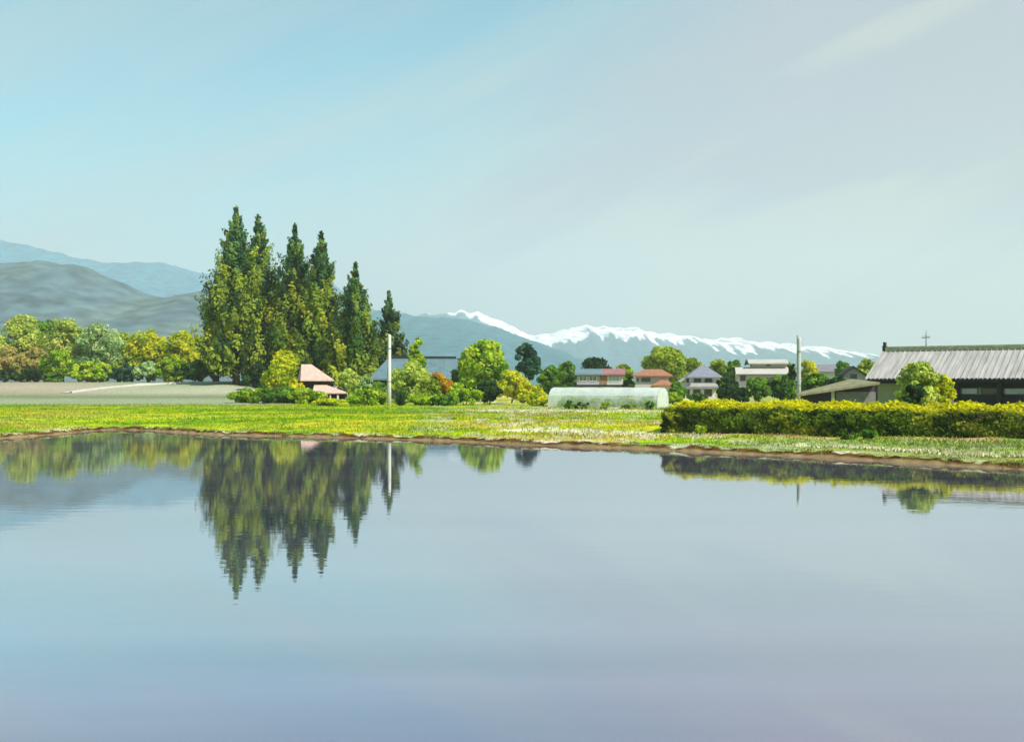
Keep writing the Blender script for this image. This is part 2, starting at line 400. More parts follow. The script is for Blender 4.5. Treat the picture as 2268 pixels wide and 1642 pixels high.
ridge('grey_green_hill', [(-900,640),(-500,600),(-200,612),(0,584),(60,578),(140,582),(190,590),(240,612),(300,640),(360,662),(400,655),(450,640),(520,650),(600,700),(700,770),(800,835),(860,850)],
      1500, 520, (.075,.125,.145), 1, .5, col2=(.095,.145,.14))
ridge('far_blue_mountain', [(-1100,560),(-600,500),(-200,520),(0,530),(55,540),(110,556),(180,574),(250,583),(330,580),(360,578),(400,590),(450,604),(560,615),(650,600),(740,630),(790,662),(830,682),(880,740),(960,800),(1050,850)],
      4200, 1700, (.05,.17,.23), 2, .35, step=10)  # blue of the distant haze put into the slope colour
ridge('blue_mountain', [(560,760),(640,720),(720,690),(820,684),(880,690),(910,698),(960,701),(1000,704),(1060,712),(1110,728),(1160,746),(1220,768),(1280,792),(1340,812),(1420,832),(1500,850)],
      3300, 1200, (.03,.125,.165), 3, .35, step=8)  # base colour carries the haze blue too
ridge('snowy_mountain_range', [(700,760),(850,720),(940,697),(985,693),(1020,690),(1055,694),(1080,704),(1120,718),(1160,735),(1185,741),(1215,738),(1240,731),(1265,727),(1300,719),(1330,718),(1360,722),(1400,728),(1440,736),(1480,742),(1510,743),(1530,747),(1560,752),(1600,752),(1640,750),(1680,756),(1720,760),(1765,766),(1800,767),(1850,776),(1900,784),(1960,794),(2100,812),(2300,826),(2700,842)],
      5600, 1500, (.05,.14,.18), 4, .9, snow=[(700,0),(975,1),(1000,10),(1100,20),(1200,40),(1300,42),(1400,38),(1500,34),(1600,38),(1700,30),(1800,28),(1900,20),(1960,12),(2100,5),(2700,0)], step=4, rows=70)  # slopes below the snow tinted with haze blue in their own colour

# ------------------------------------------------------------------ haze
hz = MB(); hz.box(-7000, 7000, -350, 7800, -5, 900)
hm = bpy.data.materials.new('thin_air_haze'); hm.use_nodes = True
N = hm.node_tree.nodes; L = hm.node_tree.links
for n_ in list(N): N.remove(n_)
out = N.new('ShaderNodeOutputMaterial'); pv = N.new('ShaderNodeVolumePrincipled')
pv.inputs['Color'].default_value = (.80,.90,.94,1); pv.inputs['Density'].default_value = 1.8e-4; pv.inputs['Anisotropy'].default_value = 0.1
L.new(pv.outputs[0], out.inputs['Volume'])
tag(hz.build('haze', hm), kind='stuff')

# ------------------------------------------------------------------ vegetation
PAL = dict(
    lime=[(.34,.48,.02),(.26,.41,.02),(.14,.27,.02),(.44,.52,.05)],
    yellow=[(.55,.54,.02),(.44,.49,.02),(.31,.40,.02),(.60,.54,.02)],
    gold=[(.56,.52,.02),(.44,.48,.02),(.33,.43,.03),(.62,.56,.03)],
    olive=[(.27,.36,.03),(.34,.42,.04),(.16,.25,.02),(.40,.47,.05)],
    paleolive=[(.45,.53,.09),(.38,.47,.09),(.26,.35,.06),(.54,.60,.13)],
    sage=[(.40,.55,.21),(.32,.46,.19),(.20,.32,.12),(.48,.60,.24)],
    tan=[(.52,.42,.12),(.44,.43,.11),(.34,.36,.08),(.56,.45,.16)],
    orange=[(.68,.33,.02),(.60,.38,.03),(.52,.26,.02),(.34,.34,.03)],
    green=[(.13,.28,.03),(.09,.20,.02),(.20,.35,.03),(.05,.11,.02)],
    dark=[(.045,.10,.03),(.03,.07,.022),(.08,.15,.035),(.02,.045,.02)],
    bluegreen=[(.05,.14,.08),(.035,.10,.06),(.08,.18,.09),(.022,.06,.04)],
    conifer=[(.30,.37,.035),(.23,.31,.035),(.06,.13,.02),(.40,.43,.04),(.035,.075,.02),(.22,.29,.035)],
    conifer_dark=[(.07,.13,.035),(.05,.09,.03),(.14,.19,.035),(.025,.05,.02)],
    conifer_top=[(.08,.20,.07),(.15,.27,.07),(.04,.11,.045),(.22,.31,.06)],
)
def leaves(name, cen, nrm, size, asp, tint, parent, rg, droop=None):
    n = len(cen)
    nrm = nrm/np.maximum(np.linalg.norm(nrm, axis=1, keepdims=True), 1e-6)
    r = rg.normal(size=(n, 3))
    if droop is not None: r = r*.45 + droop
    a = r - (r*nrm).sum(1, keepdims=True)*nrm; a /= np.maximum(np.linalg.norm(a, axis=1, keepdims=True), 1e-6)
    b = np.cross(nrm, a)
    s = size[:, None]
    bend = nrm*s*(.25*rg.random((n, 1))-.05)
    v = np.stack([cen-a*s+bend, cen-b*s*asp+a*s*(.15*rg.random((n,1))), cen+a*s+bend, cen+b*s*asp-a*s*(.3*rg.random((n,1)))], 1).reshape(-1, 3)
    return np_mesh(name, v, np.arange(4*n).reshape(-1, 4), M['leaf'], np.repeat(tint, 4, 0), parent)

def pick(pal, n, rg, w=None):
    p = np.array(PAL[pal]); i = rg.choice(len(p), n, p=w)
    return np.minimum(p[i]*(1.0 if pal in ('dark', 'tan', 'orange') else 1.2)*(.85+.3*rg.random((n, 1))), .72)

def lobed(rg, cen, rad, per, leaf, pal, up=.25):
    """leaf clumps over many small lobes; every lobe has its own leaf colour"""
    K = len(cen)
    lt = pick(pal, K, rg)
    rep = np.repeat(np.arange(K), per); n = len(rep)
    dirs = rg.normal(size=(n, 3)); dirs /= np.linalg.norm(dirs, axis=1, keepdims=True)
    r = rad[rep]*((.55+.5*rg.random((n, 1)))[:, :] if rad.ndim == 2 else (.55+.5*rg.random(n)))[..., :] if rad.ndim == 2 else None
    c = cen[rep]+dirs*r
    nr = dirs + rg.normal(size=(n, 3))*.55 + np.array([0, 0, up])
    tint = lt[rep]*(.8+.4*rg.random((n, 1)))
    other = rg.random(n) < .18
    tint[other] = pick(pal, int(other.sum()), rg)
    return c, nr, leaf*(.55+.9*rg.random(n)), tint

def trunk_mesh(name, h, r, parent, rg, limbs=6, crown_r=2.0, start=.3, m=None, lean=.03):
    mb = MB()
    pts = [(0, 0, -.3)] ; rs = [r*1.35]
    lx, ly = (rg.random(2)-.5)*2*lean*h
    for t in (.05, .2, .4, .6, .8, .97):
        pts.append((lx*t+(rg.random()-.5)*r*.6, ly*t+(rg.random()-.5)*r*.6, h*t)); rs.append(r*(1-.85*t))
    mb.tube(pts, rs, 8)
    for i in range(limbs):
        t = start+(.9-start)*rg.random(); a = rg.random()*6.283; l = crown_r*(.45+.35*rg.random())*(1.1-t*.6)
        p0 = (lx*t, ly*t, h*t); p1 = (lx*t+math.cos(a)*l*.55, ly*t+math.sin(a)*l*.55, h*t+l*.35); p2 = (lx*t+math.cos(a)*l, ly*t+math.sin(a)*l, h*t+l*.8)
        rr = r*(1-.85*t)*.55
        mb.tube([p0, p1, p2], [rr, rr*.6, rr*.2], 5)
    return mb.build(name, m or M['bark'], parent, True)

def broad(name, label, cat, px, top, hw, d, pal, seed, group=None, clear=.12, lobes=None, leaf=None, per=70, depth=.9, trunk=True, bark=None, shape='round', base=None, zbase=None):
    rg = np.random.default_rng(seed)
    x = fx(px, d); z0 = zg(x, d) if zbase is None else zbase; zt = fz(top, d); H = max(zt-z0, .5); R = hw/F*d
    root = empty(name, (x, d, z0), rg.random()*.0)
    tag(root, label, cat, group)
    c0 = H*clear
    K = int((lobes or int(46+18*min(H*R/30, 3)))*1.35)
    leaf = (leaf or max(.10, min(.36, .05*math.sqrt(H*R)+.09)))*.78; per = int(per*1.5)
    # lobe centres through an uneven ellipsoid
    nm_ = 6 + int(rg.integers(0, 4))
    mj = rg.normal(size=(nm_, 3)); mj /= np.linalg.norm(mj, axis=1, keepdims=True); mj *= (.45+.35*rg.random((nm_, 1)))
    mj[0] = (rg.normal()*.12, 0, .72)
    lr = (.15+.15*rg.random(K))
    cen = mj[rg.integers(0, nm_, K)] + rg.normal(size=(K, 3))*.25
    core = rg.random(K) < .25; cen[core] = rg.normal(size=(int(core.sum()), 3))*.3
    ext = np.maximum(np.linalg.norm(cen, axis=1, keepdims=True)/(1-lr[:, None]*.8), 1.0); cen = cen/ext
    cen[:, 2] *= .97/max(.5, float((cen[:, 2]+lr*.7).max())); cen[:, 0] *= .97/max(.5, float((np.abs(cen[:, 0])+lr*.7).max()))
    tz = cen[:, 2]
    if shape == 'mound': cen[:, :2] *= (1+.18*(-tz))[:, None]
    if shape == 'cone': cen[:, :2] *= np.clip(.62-.5*tz, .12, 1.2)[:, None]
    if shape == 'low': cen[:, :2] *= 1.0; cen[:, 2] = np.clip(cen[:, 2], -.9, .85)
    half = (H-c0)/2
    cen = cen*np.array([R, R*depth, half]) + np.array([0, 0, c0+half])
    m_ = min(R, half)
    if shape == 'low': lr = lr*1.7
    rad = (lr*m_*1.05)[:, None]*np.array([1.15, 1.15, .95]) if R < half*2.2 else lr[:, None]*np.array([R*.45, R*.45*depth, half*1.0])
    c, nr, sz, ti = lobed(rg, cen, rad, per, leaf, pal)
    c[:, 2] = np.clip(c[:, 2], .03, None)
    leaves('crown' if trunk else 'foliage', c, nr, sz, .62, ti, root, rg)
    if trunk: trunk_mesh('trunk', c0+half*1.5, max(.06, .028*H), root, rg, 7, R, max(.2, clear), bark)
    else:
        mb = MB()
        for i in range(5):
            a = rg.random()*6.283; q = (math.cos(a)*R*.5, math.sin(a)*R*.4, H*.62)
            mb.tube([(math.cos(a)*.04, math.sin(a)*.04, -.1), (q[0]*.5, q[1]*.5, q[2]*.5), q], [.035, .025, .01], 5)
        mb.build('stem', M['bark'], root)
    return root

def conifer(px, top, hw, d, seed, label, pal='conifer', clear=.06, K=150, per=62, leaf=.30, bark=None, toppal='conifer_top', toph=.70, sharp=1.0):
    rg = np.random.default_rng(seed)
    x = fx(px, d); z0 = zg(x, d); H = fz(top, d)-z0; R = hw/F*d
    root = empty('conifer_tree', (x, d, z0)); tag(root, label, 'tree', 'tall conifers beside the farmhouses')
    t = clear+(1-clear)*(1-(1-np.linspace(0.02, .985, K))**.78)      # height fraction
    t = np.clip(t+rg.normal(size=K)*.01, clear+.01, .99)
    prof = (.02+.98*np.minimum(1, ((1-t)/.66))**sharp)*np.clip((t-clear)/.12+.55, .55, 1)
    prof = prof*(.82+.3*rg.random(K))
    an = np.arange(K)*2.39996+rg.normal(size=K)*.3
    rad_c = R*prof*(.25+.75*rg.random(K)**.6)
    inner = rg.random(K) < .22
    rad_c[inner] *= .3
    lr = R*(.075+.16*prof)*(.7+.75*rg.random(K))
    lr *= .45+.55*np.minimum(1, (1-t)/.22)
    ntip = 9; t[-ntip:] = np.linspace(.93, .992, ntip); rad_c[-ntip:] = R*.02; lr[-ntip:] = R*np.linspace(.075, .03, ntip)
    cen = np.stack([np.cos(an)*rad_c, np.sin(an)*rad_c, t*H], -1)
    # every bough is a spray that sweeps out and up from the trunk
    tilt = .45+.35*rg.random(K)
    e1 = np.stack([np.cos(an)*(1-tilt), np.sin(an)*(1-tilt), tilt], -1); e1 /= np.linalg.norm(e1, axis=1, keepdims=True)
    e2 = np.stack([-np.sin(an), np.cos(an), np.zeros(K)], -1); e3 = np.cross(e1, e2)
    rep = np.repeat(np.arange(K), per); n = len(rep)
    dirs = rg.normal(size=(n, 3)); dirs /= np.linalg.norm(dirs, axis=1, keepdims=True)
    q = dirs*(.4+.65*rg.random((n, 1)))
    ln = lr*1.9+.15; th_ = np.clip(1-q[:, :1]*.55, .35, 1.5)
    off = e1[rep]*q[:, :1]*ln[rep][:, None] + (e2[rep]*q[:, 1:2]+e3[rep]*q[:, 2:3])*(lr*.85)[rep][:, None]*th_
    c = cen[rep]+off
    c[:, 2] = np.clip(c[:, 2], .2, H)
    nr = off/np.maximum(np.linalg.norm(off, axis=1, keepdims=True), 1e-5)+np.stack([np.cos(an[rep]), np.sin(an[rep]), np.full(n, .35)], -1)*.6+rg.normal(size=(n, 3))*.45
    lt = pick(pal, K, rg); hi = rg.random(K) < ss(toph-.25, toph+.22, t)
    lt[hi] = pick(toppal, int(hi.sum()), rg); lt[inner] = pick('dark', int(inner.sum()), rg)  # boughs near the trunk coloured dark: shade of the crown hollows put into the leaves
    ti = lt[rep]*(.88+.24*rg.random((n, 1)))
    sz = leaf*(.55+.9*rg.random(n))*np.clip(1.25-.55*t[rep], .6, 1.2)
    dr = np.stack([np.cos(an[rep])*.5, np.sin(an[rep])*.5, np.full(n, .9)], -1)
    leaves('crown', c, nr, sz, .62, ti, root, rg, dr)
    mb = MB(); mb.tube([(0,0,-.4),(0,0,H*.06),(.05,0,H*.3),(-.05,.05,H*.6),(0,0,H*.985)], [.75,.55,.38,.2,.03], 9)
    for i in range(26):
        tt = clear+.03+(.85-clear)*i/26; a = i*2.4; l = R*min(1, (1-tt)/.72)*.8
        mb.tube([(0,0,H*tt), (math.cos(a)*l*.6, math.sin(a)*l*.6, H*tt+l*.15), (math.cos(a)*l, math.sin(a)*l, H*tt+l*.55)], [.12*(1-tt)+.03, .06*(1-tt)+.02, .015], 5)
    mb.build('trunk', bark or M['bark'], root, True)
    return root

conifer(523, 458, 80, 186, 101, 'tallest pointed conifer, at the left end of the tall clump', K=320, per=92, clear=.10)
conifer(572, 476, 74, 196, 102, 'second tallest conifer, close behind the right side of the tallest one', K=270, per=88, clear=.09)
conifer(653, 496, 74, 190, 103, 'tall conifer standing above the yellow bush', K=270, per=88, clear=.09)
conifer(711, 513, 68, 186, 104, 'tall conifer directly behind the small pink roofed house', K=270, per=88, clear=.09)
conifer(787, 580, 58, 182, 105, 'medium conifer with pale bare trunk foot, right of the pink roofed house', K=240, per=84, bark=M['pale_bark'], clear=.1)
conifer(861, 644, 42, 192, 106, 'shortest conifer, dark green, rising behind the white utility pole', 'conifer_dark', K=180, per=80, clear=.1)
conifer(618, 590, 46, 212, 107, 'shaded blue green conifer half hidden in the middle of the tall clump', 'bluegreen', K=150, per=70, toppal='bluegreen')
conifer(478, 610, 30, 206, 108, 'added dark conifer standing in for the shaded left boughs of the tallest one', 'conifer_dark', K=130, per=70, toppal='bluegreen')  # added tree: its dark leaves give the tallest conifer a shaded left side

G = 'trees along the far edge of the left field'
B = 'bushes along the far edge of the left field'
left_row = [
 ('leafy_tree','broad pale olive tree, first large crown from the left picture edge','tree',50,694,44,226,'paleolive',201,G,{}),
 ('leafy_tree','olive tree with a twin rounded top, just right of the first large crown','tree',138,702,42,224,'paleolive',202,G,{}),
 ('leafy_tree','grey green tree in the gap behind two olive crowns','tree',100,706,40,244,'green',203,G,{}),
 ('leafy_tree','pale sage green tree, tallest in the middle of the left row','tree',222,713,42,222,'sage',204,G,{}),
 ('leafy_tree','dull olive tree set back between the sage tree and the golden tree','tree',275,734,34,240,'olive',205,G,{}),
 ('leafy_tree','golden yellow tree with an uneven top in the left row','tree',328,727,40,222,'gold',206,G,{}),
 ('leafy_tree','yellow lime tree next to the tall conifers','tree',402,731,36,218,'yellow',207,G,{}),
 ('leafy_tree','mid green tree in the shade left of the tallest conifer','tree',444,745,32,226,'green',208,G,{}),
 ('leafy_tree','olive tree cut by the left picture edge','tree',-20,728,40,228,'olive',209,G,{}),
 ('bush','tan orange bush at the left picture edge','bush',8,765,36,214,'tan',210,B,{}),
 ('bush','tan orange bush with a rounded top below the first large crown','bush',76,770,36,212,'tan',211,B,{}),
 ('bush','bright lime bush beside the tan bushes','bush',128,776,38,208,'lime',212,B,{}),
 ('bush','widest bright lime bush, low and spreading above the white road','bush',205,800,56,204,'lime',213,B,{}),
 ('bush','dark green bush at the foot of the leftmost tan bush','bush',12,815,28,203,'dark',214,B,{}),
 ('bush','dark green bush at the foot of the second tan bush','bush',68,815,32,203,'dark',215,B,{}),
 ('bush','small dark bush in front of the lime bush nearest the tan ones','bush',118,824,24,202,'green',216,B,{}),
 ('bush','blue green bush between the wide lime bush and the sage bush','bush',282,806,36,207,'bluegreen',217,B,{}),
 ('bush','pale sage bush at the foot of the golden tree','bush',330,800,30,206,'sage',218,B,{}),
 ('bush','leaf green bush at the foot of the yellow lime tree','bush',380,790,34,206,'lime',219,B,{}),
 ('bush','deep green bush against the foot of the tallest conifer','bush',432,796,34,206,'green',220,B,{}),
]
for (nm, lb, ct, px, top, hw, d, pal, sd_, gr, kw) in left_row:
    broad(nm, lb, ct, px, top, hw*1.22, d, pal, sd_, gr, clear=.0 if ct == 'bush' else .03, trunk=(ct == 'tree'), shape='mound' if ct == 'bush' else 'round', **kw)

S = 'shrubs in front of the farmhouses'
R_ = 'trees among the houses on the right'
mid = [
 ('bush','large yellow bush with an orange tip, left of the pink roofed house','bush',628,776,50,147,'yellow',301,S,dict(shape='mound')),
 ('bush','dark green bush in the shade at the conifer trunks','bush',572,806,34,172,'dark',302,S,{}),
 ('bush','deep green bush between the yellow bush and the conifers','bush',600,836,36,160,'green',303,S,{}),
 ('shrub','low leaf green shrub below the conifer trunks','bush',560,866,50,138,'lime',304,S,dict(shape='low')),
 ('shrub','low leaf green shrub below the yellow bush','bush',622,862,54,135,'green',305,S,dict(shape='low')),
 ('shrub','low leaf green shrub at the left corner of the pink roofed house','bush',680,866,42,133,'lime',306,S,dict(shape='low')),
 ('shrub','flat yellow shrub in front of the pink roofed house','bush',732,887,38,120,'yellow',307,S,dict(shape='low')),
 ('shrub','clipped lime green shrub left of the white utility pole','bush',814,867,42,121,'lime',308,S,dict(shape='low')),
 ('young_tree','thin young tree with pale yellow leaves and whitish limbs right of the pink roofed house','tree',772,815,28,146,'paleolive',309,R_,dict(trunk=True, bark=M['pale_bark'], lobes=26, per=40, clear=.2)),
 ('young_tree','pale green young tree between the pink roofed house and the teal roofed farmhouse','tree',805,832,24,150,'sage',310,R_,dict(trunk=True, bark=M['pale_bark'], lobes=24, per=40, clear=.3)),
 ('leafy_tree','narrow columnar tree with layered boughs in front of the teal roof','tree',925,744,20,150,'lime',311,R_,dict(trunk=True, lobes=60, clear=.3)),
 ('bush','olive green bush at the foot of the columnar tree','bush',910,800,46,142,'paleolive',312,S,{}),
 ('bush','second olive bush, lower, to the right of the columnar tree','bush',950,838,34,138,'olive',313,S,{}),
 ('bush','orange flowering bush under the teal roof','bush',970,825,32,139,'orange',314,S,dict(per=60)),
 ('shrub','rounded lime shrub right of the dark spiky plant','bush',941,872,38,121,'lime',315,S,dict(shape='low')),
 ('shrub','rounded lime shrub in front of the pale green porch roof','bush',1029,866,40,122,'lime',316,S,dict(shape='low')),
 ('shrub','low green shrub to the left of the dark bush under the round lime tree','bush',985,880,30,119,'green',317,S,dict(shape='low')),
 ('leafy_tree','big round bright lime tree right of the teal roofed farmhouse','tree',1076,753,58,150,'lime',318,R_,dict(trunk=True, lobes=110, per=85)),
 ('bush','leaf green bush under the right end of the teal roof','bush',1014,846,19,137,'lime',351,S,{}),
 ('bush','mid green bush at the left corner of the teal roofed farmhouse','bush',836,846,24,150,'green',352,S,{}),
 ('leafy_tree','dark tree behind the right gable of the teal roofed farmhouse','tree',1030,792,30,163,'dark',319,R_,dict(trunk=True)),
 ('bush','dark green rounded bush in front of the big round lime tree','bush',1083,842,36,126,'dark',320,S,{}),
 ('bush','golden yellow bush at the lower right of the big round lime tree','bush',1132,820,40,132,'gold',321,S,{}),
 ('bush','yellow olive bush left of the plastic tunnel','bush',1172,846,34,124,'gold',322,S,{}),
 ('shrub','small yellow green shrub at the near left end of the plastic tunnel','bush',1190,872,20,116,'yellow',323,S,dict(shape='low')),
 ('cypress_tree','dark cypress right of the big round lime tree','tree',1165,755,30,160,'bluegreen',324,R_,dict(trunk=True, lobes=70, clear=.15)),
 ('leafy_tree','bright green tree behind the left end of the plastic tunnel','tree',1218,808,28,172,'green',325,R_,dict(trunk=True)),
 ('leafy_tree','green tree left of the house with the teal and red roof','tree',1258,799,30,180,'green',326,R_,dict(trunk=True)),
 ('leafy_tree','dark green tree above the teal half of the two coloured roof','tree',1318,790,36,205,'dark',327,R_,dict(trunk=True)),
 ('leafy_tree','yellow green tree in the gap between the red roof and the orange roof','tree',1382,806,26,205,'olive',328,R_,dict(trunk=True)),
 ('bush','dark bush against the wall between the red roof and the orange roof','bush',1391,826,14,164,'dark',329,R_,{}),
 ('leafy_tree','large yellow olive tree behind the orange roofed house','tree',1466,769,54,208,'olive',330,R_,dict(trunk=True, lobes=100, per=80)),
 ('leafy_tree','smaller olive tree left of the grey hipped roof','tree',1528,790,30,214,'olive',331,R_,dict(trunk=True)),
 ('leafy_tree','olive tree right behind the grey hipped roof','tree',1594,796,34,222,'olive',332,R_,dict(trunk=True)),
 ('leafy_tree','spiky topped green tree left of the cream house','tree',1625,793,18,216,'green',333,R_,dict(trunk=True)),
 ('bush','dark green bush right of the house with the grey hipped roof','bush',1608,834,30,150,'dark',334,R_,{}),
 ('bush','green bush at the left corner of the house with the grey hipped roof','bush',1500,845,20,150,'green',335,R_,{}),
 ('shrub','low green shrub at the foot of the white two storey house','bush',1545,871,26,140,'green',348,R_,{}),
 ('bush','broad dark green bush between the two storey house and the cream house','bush',1645,858,26,138,'dark',349,R_,{}),
 ('bush','lime bush between the plastic tunnel and the left end of the hedge','bush',1492,868,20,118,'lime',350,R_,{}),
 ('bush','green bush in front of the cream house, left of its middle','bush',1680,836,34,146,'green',336,R_,{}),
 ('bush','green bush in front of the cream house, at its right part','bush',1730,830,38,146,'green',337,R_,{}),
 ('cypress_tree','dark slim cypress just left of the grey utility pole','tree',1758,802,13,150,'dark',338,R_,dict(trunk=True, lobes=44, clear=.05)),
 ('leafy_tree','yellow tree behind the grey utility pole','tree',1790,795,24,240,'yellow',339,R_,dict(trunk=True)),
 ('leafy_tree','green tree between the cream house and the grey utility pole','tree',1745,800,18,240,'green',340,R_,dict(trunk=True)),
 ('bush','light green bush right of the grey utility pole','bush',1806,826,32,130,'green',341,R_,{}),
 ('bush','dark green bush below the mauve roofed house','bush',1852,834,30,128,'dark',342,R_,{}),
 ('leafy_tree','green tree right of the mauve roofed house','tree',1868,797,22,200,'green',343,R_,dict(trunk=True)),
 ('leafy_tree','yellow green tree beside the left edge of the barn roof','tree',1916,793,26,190,'olive',344,R_,dict(trunk=True)),
 ('leafy_tree','round lime tree in front of the barn','tree',2032,799,50,62,'paleolive',345,R_,dict(trunk=True, lobes=80, per=90, leaf=.13)),
 ('bush','yellow green bush attached to the right side of the round lime tree at the barn','bush',2082,824,30,63,'yellow',346,R_,dict(per=80, leaf=.11)),
 ('bush','dark green bush under the round lime tree at the barn','bush',2024,846,26,60.2,'dark',347,R_,dict(per=70, leaf=.11)),
]
for (nm, lb, ct, px, top, hw, d, pal, sd_, gr, kw) in mid:
    kw = dict(kw); kw.setdefault('trunk', False); kw.setdefault('clear', .1 if kw['trunk'] else .02)
    if kw.get('shape') == 'low': top -= 4; hw *= 1.15
    broad(nm, lb, ct, px, top, hw, d, pal, sd_, gr, **kw)

# small crop clumps at the foot of the tunnel
for i, (px, hw, top, pal, lb) in enumerate([(1260,10,886,'green','small green weed clump at the left foot of the plastic tunnel'),(1290,22,890,'green','widest green weed clump in front of the plastic tunnel'),
                                            (1340,13,889,'lime','upright weed clump in front of the middle of the plastic tunnel'),(1392,20,892,'olive','dull weed clump right of the middle of the plastic tunnel'),(1440,12,888,'green','weed clump at the right end of the plastic tunnel')]):
    broad('weed_clump', lb, 'plant', px, top, hw, 100.5, pal, 400+i, 'weeds along the plastic tunnel', trunk=False, clear=.0, lobes=16, per=40, leaf=.13)

# dark spiky plant right of the pole
rg = np.random.default_rng(55)
d = 117; x = fx(887, d); z0 = zg(x, d); root = empty('spiky_plant', (x, d, z0))
tag(root, 'dark spiky plant just right of the white utility pole', 'plant')
vs, fs, ti = [], [], []
for i in range(150):
    a = rg.random()*6.283; el = .35+1.15*rg.random(); l = 1.0+1.5*rg.random()
    dv = np.array([math.cos(a)*math.cos(el), math.sin(a)*math.cos(el), math.sin(el)]); sd_ = np.array([-math.sin(a), math.cos(a), 0])*.07
    mid_ = dv*l*.55; tip = dv*l-np.array([0, 0, .12*l])
    b = len(vs); vs += [-sd_, sd_, mid_+sd_*.9, mid_-sd_*.9]; fs.append((b, b+1, b+2, b+3)); vs += [mid_-sd_*.9, mid_+sd_*.9, tip, tip]
    fs.append((b+4, b+5, b+6, b+7)); t_ = np.array(PAL['dark'][i % 4])*(.8+.6*rg.random()); ti += [t_]*8
np_mesh('foliage', np.array(vs), np.array(fs), M['leaf'], np.array(ti), root)
MB().tube([(0,0,-.1),(0,0,.5)], [.12,.07], 7).build('stem', M['bark'], root)

# ------------------------------------------------------------------ long clipped hedge
rg = np.random.default_rng(77)
P0 = np.array([8.07, 58.3]); P1 = np.array([33.5, 43.15]); dirv = (P1-P0)/np.linalg.norm(P1-P0); nv = np.array([-dirv[1], dirv[0]]); nv = nv if nv[1] > 0 else -nv
Lh = np.linalg.norm(P1-P0)
root = empty('hedge', (P0[0], P0[1], zg(*P0)), math.atan2(dirv[1], dirv[0]))
tag(root, 'long clipped hedge with a bright yellow top in front of the barn', 'hedge')
prof = [(0.0,0.0),(-.06,.6),(.0,1.05),(.25,1.32),(.9,1.52),(1.9,1.66),(3.0,1.72),(3.7,1.5),(3.9,.8),(3.9,0)]
mb = MB(); secs = np.arange(0, Lh+.1, .5); n_p = len(prof)
for i, a in enumerate(secs):
    tap = .72+.28*min(1, a/.9)
    for (b, zz) in prof:
        mb.v.append((a+.12, .2+b*.9*(1 if i else .9), zz*.86*tap+(0.06*math.sin(a*1.7)+.05*math.sin(a*4.1))*(zz > .9)-(.12 if zz == 0 else 0)))
for i in range(len(secs)-1):
    for j in range(n_p-1): mb.f.append((i*n_p+j, (i+1)*n_p+j, (i+1)*n_p+j+1, i*n_p+j+1))
mb.f.append(tuple(range(n_p))); mb.f.append(tuple((len(secs)-1)*n_p+j for j in range(n_p))[::-1])
M['hedge_core'] = mat('hedge_twigs', (.03,.035,.012), .95, .4, 3)
mb.build('stem', M['hedge_core'], root)
seg = np.array(prof); sl = np.linalg.norm(np.diff(seg, axis=0), axis=1); cum = np.concatenate([[0], np.cumsum(sl)])
n = 62000
a = rg.random(n)*Lh; s = rg.random(n)**1.25*cum[-3]
b = np.interp(s, cum, seg[:, 0]); zz = np.interp(s, cum, seg[:, 1])
tb = np.interp(s+.05, cum, seg[:, 0])-np.interp(s-.05, cum, seg[:, 0]); tz = np.interp(s+.05, cum, seg[:, 1])-np.interp(s-.05, cum, seg[:, 1])
nr = np.stack([np.zeros(n), -tz, tb], -1); nr /= np.maximum(np.linalg.norm(nr, axis=1, keepdims=True), 1e-6)
lump = (fbm(a*1.1, s*1.6, 3)-.5)
cen = np.stack([a, b, zz*(.875+.12*(fbm(a*.5+50, a*0, 3)-.5))], -1)+nr*(lump*.6+rg.normal(size=n)*.07)[:, None]
ne = 2600
ae = rg.random(ne); ce = np.stack([-.05+rg.normal(size=ne)*.08+.25*(fbm(ae*9, ae*5, 2)-.5), rg.random(ne)*3.7, (.05+rg.random(ne)*1.45)*.86], -1)
ce[:, 2] = np.minimum(ce[:, 2], np.interp(ce[:, 1], seg[:-2, 0], seg[:-2, 1]))*.95
cen = np.concatenate([cen, ce]); nr = np.concatenate([nr, np.tile([-1., -.2, .2], (ne, 1))])
# leaf colour: sunlight on the clipped top put in as yellow, sides darker, in clumps
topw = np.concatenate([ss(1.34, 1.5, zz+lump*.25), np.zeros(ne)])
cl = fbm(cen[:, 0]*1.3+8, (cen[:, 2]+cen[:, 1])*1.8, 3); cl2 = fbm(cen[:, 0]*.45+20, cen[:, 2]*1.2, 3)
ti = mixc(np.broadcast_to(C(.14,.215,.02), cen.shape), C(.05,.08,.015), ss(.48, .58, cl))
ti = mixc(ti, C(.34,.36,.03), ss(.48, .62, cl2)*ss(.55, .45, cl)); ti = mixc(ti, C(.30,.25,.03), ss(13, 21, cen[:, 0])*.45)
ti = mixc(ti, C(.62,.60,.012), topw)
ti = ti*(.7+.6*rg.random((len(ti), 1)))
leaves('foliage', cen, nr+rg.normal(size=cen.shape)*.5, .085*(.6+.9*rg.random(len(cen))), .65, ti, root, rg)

# low weeds at the hedge foot
for i, (px, hw, pal, lb) in enumerate([(1548,16,'lime','bright green weed tuft at the left foot of the long hedge'),(1880,24,'green','green weed patch at the middle foot of the long hedge'),(1925,18,'green','second green weed patch at the hedge foot, right of the first')]):
    dd_ = 56.6-(fx(px, 52)-8.07)*.596-.4
    broad('weed_clump', lb, 'plant', px, 944 if i == 0 else 951, hw, dd_, pal, 450+i, 'weeds along the hedge foot', trunk=False, clear=0, lobes=22, per=50, leaf=.075)

